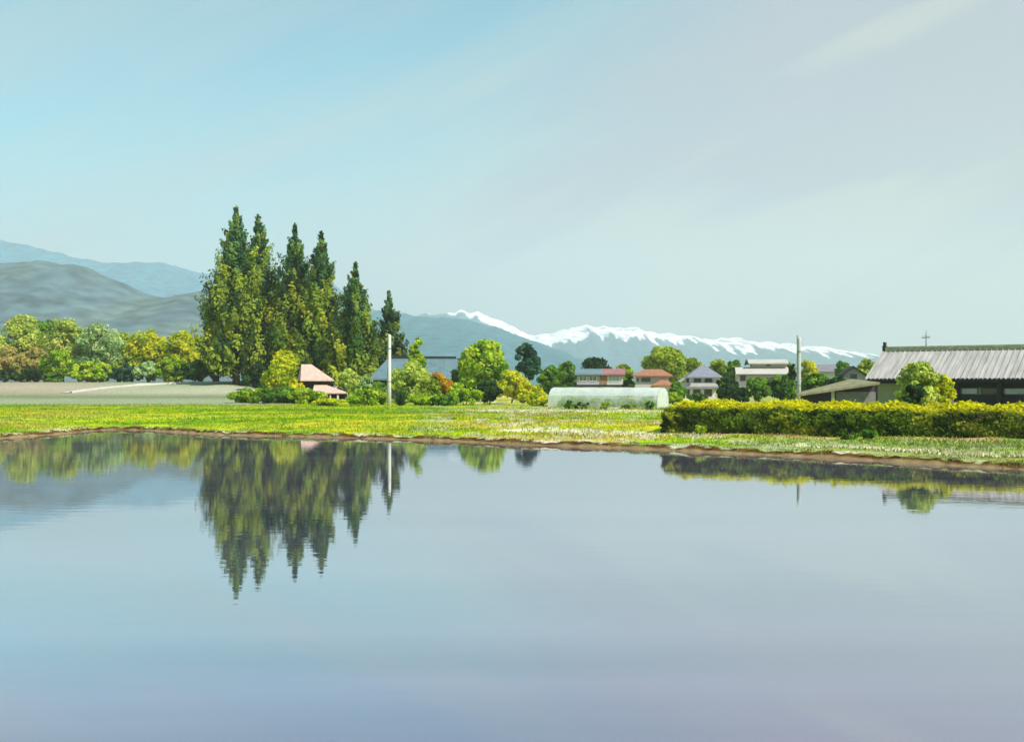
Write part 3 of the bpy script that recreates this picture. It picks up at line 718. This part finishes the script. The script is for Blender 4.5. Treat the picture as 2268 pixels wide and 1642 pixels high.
# ------------------------------------------------------------------ buildings
def view_yaw(px): return -math.atan((px-PXC)/F)
class Bld:
    """a building facing the paddy; local x to the right, y away from the paddy, z up; sizes in metres"""
    def __init__(s, name, label, cat, px, d, yaw=0.0, group=None):
        s.px, s.d, s.k = px, d, d/F
        x = fx(px, d); s.z0 = zg(x, d)
        s.root = empty(name, (x, d, s.z0), view_yaw(px)+yaw); tag(s.root, label, cat, group)
    def X(s, px): return (px-s.px)*s.k
    def Z(s, py): return fz(py, s.d)-s.z0
    def put(s, name, mb, m, parent=None): return mb.build(name, M[m], parent or s.root)
    def window(s, x0, x1, z0, z1, y, pane='glass', frame='frame_white', t=.07, mull=1):
        f = MB(); yy0, yy1 = y-.07, y-.003
        f.box(x0, x1, yy0, yy1, z0, z0+t).box(x0, x1, yy0, yy1, z1-t, z1).box(x0, x0+t, yy0, yy1, z0+t, z1-t).box(x1-t, x1, yy0, yy1, z0+t, z1-t)
        for i in range(mull):
            xm = x0+(x1-x0)*(i+1)/(mull+1); f.box(xm-t*.4, xm+t*.4, yy0+.01, yy1, z0+t, z1-t)
        fo = s.put('window', f, frame)
        p = MB().box(x0+t, x1-t, y-.035, y-.006, z0+t, z1-t); s.put('pane', p, pane, fo)
        return fo
    def door(s, x0, x1, z0, z1, y, m='door_blue'):
        do = s.put('door', MB().box(x0, x1, y-.05, y-.003, z0, z1), m)
        s.put('handle', MB().box(x1-.18, x1-.13, y-.10, y-.052, (z0+z1)/2-.1, (z0+z1)/2+.1), 'metal', do); return do
def gable_x(mb, x0, x1, y0, y1, ze, zr, t=.16):
    ym = (y0+y1)/2
    return mb.prism([(y0,ze),(ym,zr),(y1,ze),(y1,ze-t),(ym,zr-t),(y0,ze-t)], 'x', x0, x1)
def gable_y(mb, x0, x1, y0, y1, ze, zr, t=.16):
    xm = (x0+x1)/2
    return mb.prism([(x0,ze),(xm,zr),(x1,ze),(x1,ze-t),(xm,zr-t),(x0,ze-t)], 'y', y0, y1)

HG = 'houses of the village'
# small pink roofed house
b = Bld('small_house', 'small dark walled house with two salmon pink roofs below the conifers', 'house', 718, 150, .12, HG)
X, Zf = b.X, b.Z
b.put('wall', MB().box(X(676), X(731), .8, 3.8, -.2, Zf(841)).box(X(699), X(757), .1, .797, -.2, Zf(869)), 'dark_wood')
b.put('roof', MB().hip(X(666), X(740), .1, 4.5, Zf(841), Zf(806), .35, X(740)-X(694), .16), 'pink_roof')
b.put('lower_roof', MB().hip(X(690), X(768), -1.1, 1.9, Zf(869), Zf(852), .4, X(768)-X(724), .14), 'pink_roof')
b.put('porch_roof', gable_y(MB(), X(736), X(776), .3, 3.6, Zf(866), Zf(843), .2), 'white_wall')
b.put('porch_wall', MB().box(X(757)+.003, X(770), .5, 3.4, -.2, Zf(862)), 'dark_wood')
b.put('post', MB().box(X(728), X(731), -.9, -.72, -.2, Zf(871)), 'white_wall'); b.put('post', MB().box(X(744), X(748), -.9, -.72, -.2, Zf(871)), 'white_wall')
b.window(X(708), X(722), Zf(884), Zf(873), .1, 'glass', 'frame_dark')

# teal roofed farmhouse
b = Bld('farmhouse', 'wide farmhouse with a teal hipped roof and dark ridge behind the columnar tree', 'house', 932, 174, 0, HG)
X, Zf = b.X, b.Z
b.put('wall', MB().box(X(838), X(1030), 1.0, 9.0, -.2, Zf(837)), 'dark_wood')
b.put('roof', MB().hip(X(818), X(1046), 0, 10, Zf(838), Zf(790), X(858)-X(818), X(1046)-X(1012), .25), 'teal_tile')
b.put('ridge_cap', MB().box(X(856), X(1012), 4.7, 5.3, Zf(792), Zf(787)), 'dark_wood')
b.put('gable', MB().prism([(3.0, Zf(822)), (5.0, Zf(791)), (7.0, Zf(822))], 'x', X(1010), X(1040)), 'dark_wood')
pr = b.put('porch_roof', MB().prism([(-3.4, Zf(866)), (.9, Zf(842)), (.9, Zf(846)), (-3.4, Zf(870))], 'x', X(975), X(1066)), 'green_roof')
b.put('porch_wall', MB().box(X(982), X(1060), -2.6, .997, -.2, Zf(869)), 'dark_wood')
for xx in (832, 846): b.window(X(xx)+.5, X(xx+12)+.5, Zf(868), Zf(852), 1.0, 'glass_pale', 'frame_dark')
for xx in (880, 905, 930): b.window(X(xx), X(xx+20), Zf(868), Zf(848), 1.0, 'glass', 'frame_dark', mull=2)

# house with teal and red roof
b = Bld('terraced_house', 'long low house, roof teal on the left half and rose red on the right half', 'house', 1328, 168, 0, HG)
X, Zf = b.X, b.Z
b.put('left_wall', MB().box(X(1277), X(1331), .5, 6.5, -.2, Zf(827)), 'lav_wall')
b.put('right_wall', MB().box(X(1331), X(1379), .5, 6.5, -.2, Zf(827)), 'white_wall')
b.put('roof', gable_x(MB(), X(1272), X(1334), 0, 7, Zf(827.5), Zf(815.5), .2), 'teal_roof')
b.put('roof', gable_x(MB(), X(1334), X(1384), 0, 7, Zf(827.5), Zf(815.5), .2), 'red_roof')
b.put('fascia', MB().box(X(1273), X(1383), .02, .1, Zf(831.5), Zf(830.6)), 'dark_wood')
b.window(X(1282), X(1299), Zf(844), Zf(832.5), .5, 'glass_plum', 'frame_white'); b.window(X(1304), X(1321), Zf(844), Zf(832.5), .5, 'glass_plum', 'frame_white')
b.window(X(1347), X(1372), Zf(845), Zf(830.5), .5, 'glass_pale', 'frame_white', mull=2)
b.put('door', MB().box(X(1328), X(1344), .44, .497, Zf(853), Zf(831)), 'brown_panel')
b.put('skirting_board', MB().box(X(1272), X(1384), .3, .496, Zf(856), Zf(851.5)), 'dark_wood')

# orange roofed house
b = Bld('tiled_house', 'small house with orange tiled hipped roofs on two levels', 'house', 1444, 166, 0, HG)
X, Zf = b.X, b.Z
b.put('wall', MB().box(X(1407), X(1481), .6, 6.4, -.2, Zf(830)), 'cream_wall')
b.put('roof', MB().hip(X(1399), X(1489), 0, 7, Zf(831), Zf(816.5), 1.8, 1.6, .16), 'orange_roof')
b.put('lower_roof', MB().hip(X(1443), X(1492), -2.0, .597, Zf(852), Zf(841), 1.3, 1.1, .14), 'orange_roof')
b.put('lower_wall', MB().box(X(1447), X(1488), -1.5, .597, -.2, Zf(852.5)), 'cream_wall')
b.window(X(1420), X(1440), Zf(845), Zf(836), .6, 'glass', 'frame_dark'); b.window(X(1403)+.5, X(1414), Zf(845), Zf(837), .6, 'glass', 'frame_dark', mull=0)

# grey hipped roof house
b = Bld('two_storey_house', 'white two storey house with a grey blue hipped roof', 'house', 1560, 186, .12, HG)
X, Zf = b.X, b.Z
b.put('wall', MB().box(X(1527), X(1592), .5, 6.0, Zf(857), Zf(833)).box(X(1512), X(1582), -.6, 6.2, -.2, Zf(857)), 'white_wall')
b.put('roof', MB().hip(X(1520), X(1600), -.2, 6.8, Zf(834), Zf(807.5), 2.9, 2.6, .2), 'grey_roof')
b.put('lower_roof', MB().box(X(1511), X(1587), -1.3, .497, Zf(859.5), Zf(855.5)), 'grey_roof')
b.put('side_roof', MB().prism([(X(1505), Zf(845)), (X(1526.5), Zf(830)), (X(1526.5), Zf(833)), (X(1505), Zf(848))], 'y', .7, 5.5), 'cream_roof')
b.put('side_wall', MB().box(X(1508), X(1526.5), 1.0, 5.2, Zf(857), Zf(847)), 'white_wall')
for x0, x1 in ((1537,1553),(1561,1578)): b.window(X(x0), X(x1), Zf(846), Zf(836.5), .5, 'glass', 'frame_dark')
for x0, x1 in ((1519,1526),(1534,1550),(1558,1575)): b.window(X(x0), X(x1), Zf(877), Zf(862), -.6, 'glass', 'frame_dark')
b.put('balcony', MB().box(X(1529), X(1588), -.35, -.25, Zf(855.3), Zf(848)), 'cream_wall')

# cream house
b = Bld('large_house', 'large cream house with a raised upper storey and a long pale roof', 'house', 1690, 206, .08, HG)
X, Zf = b.X, b.Z
b.put('wall', MB().box(X(1634), X(1742), .8, 9, -.2, Zf(826)).box(X(1668), X(1744), 2.6, 8.5, Zf(826), Zf(802)), 'cream_wall')
b.put('upper_roof', MB().prism([(1.5, Zf(803)), (5.4, Zf(794)), (9.3, Zf(803)), (9.3, Zf(805.5)), (1.5, Zf(805.5))], 'x', X(1659), X(1747)), 'cream_roof')
b.put('roof', MB().prism([(-.2, Zf(827)), (2.59, Zf(812)), (2.59, Zf(815)), (-.2, Zf(830))], 'x', X(1630), X(1746)), 'cream_roof')
b.put('bargeboard', MB().prism([(1.5, Zf(803.5)), (5.4, Zf(794.5)), (9.3, Zf(803.5)), (9.3, Zf(807)), (5.4, Zf(798)), (1.5, Zf(807))], 'x', X(1656), X(1659)-.003), 'dark_wood')
b.put('gutter', MB().box(X(1632), X(1745), -.3, -.2, Zf(830.4), Zf(829)), 'dark_wood')
b.window(X(1699), X(1708), Zf(809.5), Zf(805.8), 2.6, 'glass', 'frame_dark', mull=0)
b.window(X(1640), X(1652), Zf(843), Zf(831), .8, 'glass', 'frame_dark'); b.window(X(1660), X(1666), Zf(846), Zf(835), .8, 'glass_plum', 'frame_white', mull=0); b.window(X(1690), X(1716), Zf(846), Zf(834), .8, 'glass_plum', 'frame_white')
b.put('porch_roof', MB().box(X(1632), X(1662), -.9, .797, Zf(858), Zf(855)), 'cream_roof')
b.door(X(1640), X(1656), Zf(881), Zf(859), .8)

# mauve roofed house, far
b = Bld('distant_house', 'small far house with a grey mauve roof and white wall, right of the grey pole', 'house', 1826, 262, 0, HG)
X, Zf = b.X, b.Z
b.put('wall', MB().box(X(1800), X(1852), .6, 6.4, -.2, Zf(821.5)), 'white_wall')
b.put('roof', MB().hip(X(1796), X(1857), 0, 7, Zf(822), Zf(806), 1.6, .9, .2), 'mauve_roof')
b.window(X(1812), X(1826), Zf(834), Zf(827), .6, 'glass', 'frame_white')

# small grey gabled house
b = Bld('gabled_house', 'small grey house turning its gable to the paddy, left of the barn', 'house', 1891, 128, .1, HG)
X, Zf = b.X, b.Z
b.put('wall', MB().prism([(X(1869), -.2), (X(1917), -.2), (X(1917), Zf(833)), (X(1891), Zf(814)), (X(1869), Zf(829))], 'y', .5, 6), 'grey_wall')
b.put('roof', MB().prism([(X(1863), Zf(829)), (X(1890), Zf(809.5)), (X(1922), Zf(831)), (X(1922), Zf(835)), (X(1890), Zf(813.5)), (X(1863), Zf(833))], 'y', 0, 6.5), 'dark_wood')
b.window(X(1884), X(1898), Zf(838), Zf(828), .5, 'glass', 'frame_dark')

# low shed with mossy sloping roof
d = 72.0
root = empty('shed', (fx(1850, d), d, zg(fx(1850, d), d)), 0)
tag(root, 'low dark shed with a moss grown roof sloping down to the left', 'shed', HG)
ox, oz = fx(1850, d), zg(fx(1850, d), d)
def Q(px, py, dd): return (fx(px, dd)-ox, dd-d, fz(py, dd)-oz)
top4 = [Q(1764,873,71.2), Q(1948,846,71.0), Q(1884,838.5,76.0), Q(1772,867,76.0)]
mb = MB(); low4 = [(x_, y_, z_-.14) for x_, y_, z_ in top4]
mb.add(top4+low4, [(0,1,2,3),(7,6,5,4),(0,4,5,1),(1,5,6,2),(2,6,7,3),(3,7,4,0)]); mb.build('roof', M['moss_roof'], root)
fl = Q(1772,873,71.8); fr_ = Q(1944,848.5,71.8); bl = Q(1780,871,75.5); br = Q(1880,843,75.5)
mb = MB(); dn = -.2
mb.add([(fl[0],fl[1],dn),(fr_[0],fr_[1],dn),(br[0],br[1],dn),(bl[0],bl[1],dn),(fl[0],fl[1],fl[2]-.1),(fr_[0],fr_[1],fr_[2]-.1),(br[0],br[1],br[2]-.12),(bl[0],bl[1],bl[2]-.12)],
       [(0,3,2,1),(4,5,6,7),(0,1,5,4),(1,2,6,5),(2,3,7,6),(3,0,4,7)]); mb.build('wall', M['purple_wood'], root)
yq = fl[1]
mb = MB(); xa, xb_ = Q(1850,860,71.8)[0], Q(1938,860,71.8)[0]
mb.box(xa, xb_, yq-.06, yq-.003, 0, Q(1900,867,71.8)[2]); M['shed_grey'] = mat('dull_grey_shutter', (.17,.17,.16), .8, .3, 1.5); mb.build('shutter', M['shed_grey'], root)
MB().box(Q(1840,860,71.8)[0], Q(1847,860,71.8)[0], yq-.06, yq-.003, 0, Q(1843,863,71.8)[2]).build('post', M['white_wall'], root)
MB().box(xb_+.05, xb_+.15, yq-.06, yq-.003, 0, Q(1941,852,71.8)[2]).build('post', M['dark_wood'], root)

# barn with long sheet roof
d0 = 82.0; x0 = fx(1918, d0); zb = zg(x0+4, d0); ang = math.radians(34)
root = empty('barn', (x0, d0, zb), -ang)
tag(root, 'long barn with a ribbed grey sheet roof and mossy ridge at the right edge', 'barn')
ze = fz(839, d0)-zb; zr = fz(775, 86.15)-zb; run = 5.0; LEN = 17.0
mb = MB(); mb.prism([(0,ze),(run,zr),(2*run,ze),(2*run,ze-.14),(run,zr-.14),(0,ze-.14)], 'x', 0, LEN)
sl_ = (zr-ze)/run
rr_ = random.Random(4)
xx = .15
while xx < LEN-.1:
    wv = .03
    mb.prism([(.02, ze+.012), (run-.25, zr-.25*sl_+.012), (run-.25, zr-.25*sl_+.075), (.02, ze+.075)], 'x', xx, xx+wv*1.6); xx += .34+rr_.random()*.1
roof = mb.build('roof', M['barn_roof'], root)
rc = MB(); rc.prism([(run-.35, zr-.10), (run-.22, zr+.16), (run, zr+.27), (run+.22, zr+.16), (run+.35, zr-.10)], 'x', .1, LEN-.1)
rc.build('ridge_cap', M['moss'], root)
orn = MB(); orn.box(-.12, .097, run-.32, run+.32, zr-.1, zr+.34); orn.prism([(run-.2, zr+.34), (run-.3, zr+.62), (run, zr+.5), (run+.3, zr+.62), (run+.2, zr+.34)], 'x', -.08, .06)
orn.build('ridge_ornament', M['dark_wood'], root)
vb = MB(); vb.prism([(-.04, ze-.2), (run, zr-.16), (run, zr+.06), (-.04, ze+.06)], 'x', -.1, -.003); vb.build('bargeboard', M['grey_wall'], root)
et = MB(); xx = .1
while xx < LEN-.2:
    et.tube([(xx+.11, -.16, ze-.08), (xx+.11, -.012, ze-.06)], [.13, .13], 8); xx += .3
et.box(0, LEN, -.02, -.005, ze-.32, ze-.1)
et.build('eave_tiles', M['dark_wood'], root)
wl = MB(); wl.prism([(.7,-.3),(.7,ze+.7*sl_-.16),(run,zr-.16),(2*run-.7,ze+.7*sl_-.16),(2*run-.7,-.3)], 'x', .4, LEN-.3); wl.build('wall', M['olive_wall'], root)
MB().box(4.75, 6.15, .2, .697, -.2, ze-.55).build('storage_box', M['white_wall'], root)
for xa in (6.2, 9.05, 12.2): MB().box(xa, xa+.28, .05, .697, -.2, ze-.32).build('post', M['dark_wood'], root)
MB().box(6.48, LEN-.5, .55, .697, -.2, ze-1.15).build('plinth', M['dark_wood'], root)
MB().box(6.48, LEN-.5, .58, .697, ze-.62, ze-.3).build('lintel', M['dark_wood'], root)
for xa, xb_, pm in ((6.55, 7.7, 'glass_pale'), (7.9, 9.0, 'glass'), (9.4, 12.1, 'glass_pale')):
    f = MB(); z0_, z1_ = ze-1.13, ze-.64; t = .05
    f.box(xa, xb_, .62, .697, z0_, z0_+t).box(xa, xb_, .62, .697, z1_-t, z1_).box(xa, xa+t, .62, .697, z0_+t, z1_-t).box(xb_-t, xb_, .62, .697, z0_+t, z1_-t)
    fo = f.build('window', M['frame_dark'], root); MB().box(xa+t, xb_-t, .65, .69, z0_+t, z1_-t).build('pane', M[pm], fo)
# antenna on the ridge
ax = 3.1
an = MB(); an.tube([(ax, run, zr+.2), (ax, run, zr+1.28)], [.045, .03], 6); 
an.tube([(ax-.34, run, zr+.9), (ax+.3, run, zr+.92)], [.03, .03], 5); an.tube([(ax-.2, run-.3, zr+1.0), (ax+.2, run+.3, zr+1.0)], [.02, .02], 5); an.tube([(ax, run, zr+1.28), (ax+.02, run, zr+1.5)], [.015, .012], 5)
an.build('antenna', M['moss'], root)

# ------------------------------------------------------------------ plastic tunnel
th = math.radians(24); d0 = 113.0; xL = fx(1213, d0); z0 = zg(xL, d0)
root = empty('greenhouse', (xL, d0, z0-.05), -th)
tag(root, 'long low plastic tunnel greenhouse in front of the village houses', 'greenhouse')
Lt, Wt, Ht = 11.6, 4.2, 2.12
def arch(n=18): return [(Wt/2-Wt/2*math.cos(math.pi*i/n)*(abs(math.cos(math.pi*i/n))**-.25 if abs(math.cos(math.pi*i/n)) > .05 else 1), Ht*math.sin(math.pi*i/n)**.72) for i in range(n+1)]
ar = arch(); nA = len(ar)
ns = 12; zs = .98
up = [i for i in range(nA) if ar[i][1] >= zs]; a0_, a1_ = up[0], up[-1]
def sheet(prof, name, m):
    mb = MB(); k_ = len(prof)
    for i in range(ns+1):
        for (yy, zz_) in prof: mb.v.append((Lt*i/ns, yy, zz_*(1-.012*(i % 2))))
    for i in range(ns):
        for j in range(k_-1): mb.f.append((i*k_+j, (i+1)*k_+j, (i+1)*k_+j+1, i*k_+j+1))
    mb.build(name, M[m], root, True)
sheet(ar[a0_:a1_+1], 'plastic_cover', 'film'); sheet(ar[:a0_+1], 'side_screen', 'film_clear'); sheet(ar[a1_:], 'side_screen', 'film_clear')
for s_, xx in ((0, -.01), (1, Lt+.01)):
    e = MB(); e.v = [(xx, yy, zz_) for yy, zz_ in ar]; e.f = [tuple(range(nA))]; e.build('end_panel', M['film'], root)
for i in range(0, ns+1, 2):
    xx = Lt*i/ns; pts = [(xx, yy*.985+.03, zz_*.985) for yy, zz_ in ar]
    MB().tube(pts, [.028]*len(pts), 5).build('hoop', M['metal'], root)
MB().tube([(0, Wt/2, Ht*.97), (Lt, Wt/2, Ht*.97)], [.025, .025], 5).build('ridge_pole', M['metal'], root)
rg = np.random.default_rng(99)
ncrop = 5
cb = []; nb = []; 
n = 9000
row = rg.integers(0, 4, n); cxx = .8+rg.random(n)*(Lt-1.8); hh_ = .45+.75*fbm(cxx*.7, row*3.3, 3)
cen = np.stack([cxx, .7+row*.95+rg.normal(size=n)*.13, rg.random(n)*hh_+.05], -1)
leaves('crop', cen, rg.normal(size=(n, 3))+np.array([0, -.3, .6]), .09+.08*rg.random(n), .55, pick('lime', n, rg)*1.25, root, rg)

# ------------------------------------------------------------------ utility poles
def pole(name, label, px, top, d, r, m, dark=False):
    x = fx(px, d); z0 = zg(x, d); H = fz(top, d)-z0
    root = empty(name, (x, d, z0)); tag(root, label, 'pole', 'utility poles')
    mb = MB(); mb.tube([(0,0,-.5), (0,0,H*.5), (.02,0,H*.97), (.02,0,H)], [r*1.1, r*.98, r*.85, r*.7], 12); mb.build('shaft', M[m], root, True)
    MB().tube([(0,0,H*.8), (0,0,H*.8+.14)], [r*1.03, r*1.02], 12).build('band', M['metal'], root)
    MB().tube([(0,0,H*.35), (0,0,H*.35+.1)], [r*1.08, r*1.07], 12).build('band', M['metal'], root)
    MB().tube([(-r*1.15, -.02, .3), (-r*1.05, -.02, H*(1.03 if dark else .55))], [.05, .04], 6).build('conduit', M['metal'], root)
    return root
M['pole_white'] = mat('whitewashed_pole', (.66,.64,.64), .8, .1, 2)
M['pole_grey'] = mat('grey_concrete_pole', (.46,.48,.45), .85, .16, 2)
pole('utility_pole', 'white utility pole in front of the teal roofed farmhouse', 862, 741, 110, .18, 'pole_white')
pole('utility_pole', 'pale grey utility pole left of the barn, against the snowy mountains', 1769, 747, 92, .15, 'pole_grey', True)

# ------------------------------------------------------------------ farm road and retaining wall at left
pts = [(-67.2,165),(-66.3,170),(-65.2,176),(-63,182),(-59.5,187),(-55.5,190.5),(-51,193),(-46,194.5)]
P = []
for i in range(len(pts)-1):
    for t in np.linspace(0, 1, 8, endpoint=False): P.append((pts[i][0]*(1-t)+pts[i+1][0]*t, pts[i][1]*(1-t)+pts[i+1][1]*t))
P = np.array(P)
T = np.gradient(P, axis=0); T /= np.linalg.norm(T, axis=1, keepdims=True); Nn = np.stack([T[:, 1], -T[:, 0]], -1)
zc = terrain(P[:, 0], P[:, 1])
mb = MB(); rows_ = []
for i in range(len(P)):
    z_ = max(zg(*(P[i]+Nn[i]*2.0)), zc[i], zg(*(P[i]-Nn[i]*2.0)))+.06
    a_ = P[i]+Nn[i]*.8; b_ = P[i]-Nn[i]*.8; mb.v += [(a_[0], a_[1], z_), (b_[0], b_[1], z_)]; rows_.append((a_, z_))
for i in range(len(P)-1): mb.f.append((2*i, 2*i+2, 2*i+3, 2*i+1))
M['road'] = mat('pale_concrete_road', (.52,.51,.47), .9, .12, .6)
tag(mb.build('path', M['road']), kind='structure')
mb = MB()
for (a_, z_), nn in zip(rows_, Nn):
    o1 = a_+nn*.003; o2 = a_+nn*.35; lo = min(zg(o2[0], o2[1]), z_)-.4
    mb.v += [(o1[0], o1[1], lo), (o2[0], o2[1], lo), (o2[0], o2[1], z_+.12), (o1[0], o1[1], z_+.12)]
for i in range(len(rows_)-1):
    for j in range(4): mb.f.append((4*i+j, 4*i+4+j, 4*i+4+(j+1) % 4, 4*i+(j+1) % 4))
tag(mb.build('retaining_wall', M['concrete']), 'low pale concrete retaining wall along the curved farm road at left', 'wall')

# ------------------------------------------------------------------ sky, sun, camera
SUN_EL, SUN_AZ = math.radians(47), math.radians(130)      # azimuth measured clockwise from +Y: high at the right, a little behind the viewer
W = bpy.data.worlds.new('World'); sc.world = W; W.use_nodes = True
N = W.node_tree.nodes; L = W.node_tree.links
bg = N['Background']; bg.inputs['Strength'].default_value = .073
sky = N.new('ShaderNodeTexSky'); sky.sky_type = 'NISHITA'; sky.sun_disc = False
sky.sun_elevation = SUN_EL; sky.sun_rotation = SUN_AZ; sky.air_density = 1.0; sky.dust_density = 1.2; sky.ozone_density = 1.5
tc = N.new('ShaderNodeTexCoord')
mp = N.new('ShaderNodeMapping'); mr0 = N.new('ShaderNodeMapping'); mr0.inputs['Rotation'].default_value = (0, math.radians(24), 0); L.new(tc.outputs['Generated'], mr0.inputs['Vector'])
mp.inputs['Scale'].default_value = (.7, .6, 4.6)
L.new(mr0.outputs[0], mp.inputs['Vector'])
n1 = N.new('ShaderNodeTexNoise'); n1.inputs['Scale'].default_value = 1.7; n1.inputs['Detail'].default_value = 5; n1.inputs['Roughness'].default_value = .5; n1.inputs['Distortion'].default_value = .4
L.new(mp.outputs[0], n1.inputs['Vector'])
n2 = N.new('ShaderNodeTexNoise'); n2.inputs['Scale'].default_value = 2.6; n2.inputs['Detail'].default_value = 4
mpb = N.new('ShaderNodeMapping'); mpb.inputs['Location'].default_value = (3.1, 1.7, .4); mpb.inputs['Scale'].default_value = (.7, .6, 4.2)
L.new(mr0.outputs[0], mpb.inputs['Vector']); L.new(mpb.outputs[0], n2.inputs['Vector'])
sp = N.new('ShaderNodeSeparateXYZ'); L.new(tc.outputs['Generated'], sp.inputs[0])
# thin veil: thicker to the right
va = N.new('ShaderNodeMapRange'); va.inputs['From Min'].default_value = -.42; va.inputs['From Max'].default_value = .42; va.inputs['To Min'].default_value = -.16; va.inputs['To Max'].default_value = .22
L.new(sp.outputs['X'], va.inputs['Value'])
vb_ = N.new('ShaderNodeMapRange'); vb_.inputs['From Min'].default_value = 0; vb_.inputs['From Max'].default_value = .30; vb_.inputs['To Min'].default_value = .30; vb_.inputs['To Max'].default_value = -.08
L.new(sp.outputs['Z'], vb_.inputs['Value'])
ad = N.new('ShaderNodeMath'); ad.operation = 'ADD'; L.new(n1.outputs['Fac'], ad.inputs[0]); L.new(va.outputs[0], ad.inputs[1])
ad2 = N.new('ShaderNodeMath'); ad2.operation = 'ADD'; L.new(ad.outputs[0], ad2.inputs[0]); L.new(vb_.outputs[0], ad2.inputs[1])
vr = N.new('ShaderNodeMapRange'); vr.inputs['From Min'].default_value = .30; vr.inputs['From Max'].default_value = .68; vr.inputs['To Min'].default_value = .04; vr.inputs['To Max'].default_value = .97
L.new(ad2.outputs[0], vr.inputs['Value'])
# veil colour: pale white to lavender grey, more lavender to the right and higher up
hz_ = N.new('ShaderNodeMapRange'); hz_.inputs['From Min'].default_value = -.1; hz_.inputs['From Max'].default_value = .45; hz_.inputs['To Min'].default_value = -.20; hz_.inputs['To Max'].default_value = -.47
L.new(sp.outputs['X'], hz_.inputs['Value'])
ad3 = N.new('ShaderNodeMath'); ad3.operation = 'MULTIPLY_ADD'; ad3.inputs[1].default_value = 1.7; L.new(n2.outputs['Fac'], ad3.inputs[0]); L.new(hz_.outputs[0], ad3.inputs[2])
lo_ = N.new('ShaderNodeMapRange'); lo_.inputs['From Min'].default_value = .02; lo_.inputs['From Max'].default_value = .26; lo_.inputs['To Min'].default_value = .20; lo_.inputs['To Max'].default_value = -.04
L.new(sp.outputs['Z'], lo_.inputs['Value'])
ad4 = N.new('ShaderNodeMath'); ad4.operation = 'ADD'; L.new(ad3.outputs[0], ad4.inputs[0]); L.new(lo_.outputs[0], ad4.inputs[1])
cr = N.new('ShaderNodeValToRGB'); e = cr.color_ramp.elements; e[0].position = .45; e[0].color = (3.8,4.4,5.4,1); e[1].position = .61; e[1].color = (4.75,5.5,5.6,1)
L.new(ad4.outputs[0], cr.inputs['Fac'])
wm = N.new('ShaderNodeMapRange'); wm.inputs['From Min'].default_value = -.1; wm.inputs['From Max'].default_value = .45; wm.inputs['To Min'].default_value = 0; wm.inputs['To Max'].default_value = 1
L.new(sp.outputs['X'], wm.inputs['Value'])
wc = N.new('ShaderNodeMix'); wc.data_type = 'RGBA'; wc.blend_type = 'MULTIPLY'; wc.clamp_result = False; wc.inputs['B'].default_value = (1.08,1.0,.95,1)
L.new(wm.outputs[0], wc.inputs['Factor']); L.new(cr.outputs[0], wc.inputs['A'])
tn = N.new('ShaderNodeMix'); tn.data_type = 'RGBA'; tn.blend_type = 'MULTIPLY'; tn.clamp_result = False; tn.inputs['Factor'].default_value = 1; tn.inputs['B'].default_value = (.82,1.66,1.45,1)
L.new(sky.outputs[0], tn.inputs['A'])
mx = N.new('ShaderNodeMix'); mx.data_type = 'RGBA'; mx.clamp_result = False
L.new(vr.outputs[0], mx.inputs['Factor']); L.new(tn.outputs['Result'], mx.inputs['A']); L.new(wc.outputs['Result'], mx.inputs['B'])
L.new(mx.outputs['Result'], bg.inputs['Color'])

sl = bpy.data.lights.new('sun', 'SUN'); sl.energy = 4.6; sl.angle = math.radians(.53); sl.color = (1, .95, .86)
so = bpy.data.objects.new('sun', sl); COL.objects.link(so)
dv = Vector((math.sin(SUN_AZ)*math.cos(SUN_EL), math.cos(SUN_AZ)*math.cos(SUN_EL), math.sin(SUN_EL)))
so.rotation_euler = dv.to_track_quat('Z', 'Y').to_euler(); so.location = (30, -20, 60)

cam = bpy.data.cameras.new('camera'); co = bpy.data.objects.new('camera', cam); COL.objects.link(co)
co.location = (0, 0, EYE); co.rotation_euler = (math.radians(90), 0, 0)
cam.sensor_width = 36; cam.lens = 36*F/2267; cam.shift_y = (HOR-821)/2267
cam.clip_start = .1; cam.clip_end = 30000
sc.camera = co

sc.view_settings.view_transform = 'Standard'; sc.view_settings.look = 'None'; sc.view_settings.exposure = 0.62; sc.view_settings.gamma = 1
cy = sc.cycles
cy.use_denoising = True
cy.max_bounces = 8; cy.diffuse_bounces = 3; cy.glossy_bounces = 3; cy.transmission_bounces = 4; cy.transparent_max_bounces = 10; cy.volume_bounces = 2
cy.sample_clamp_indirect = 6
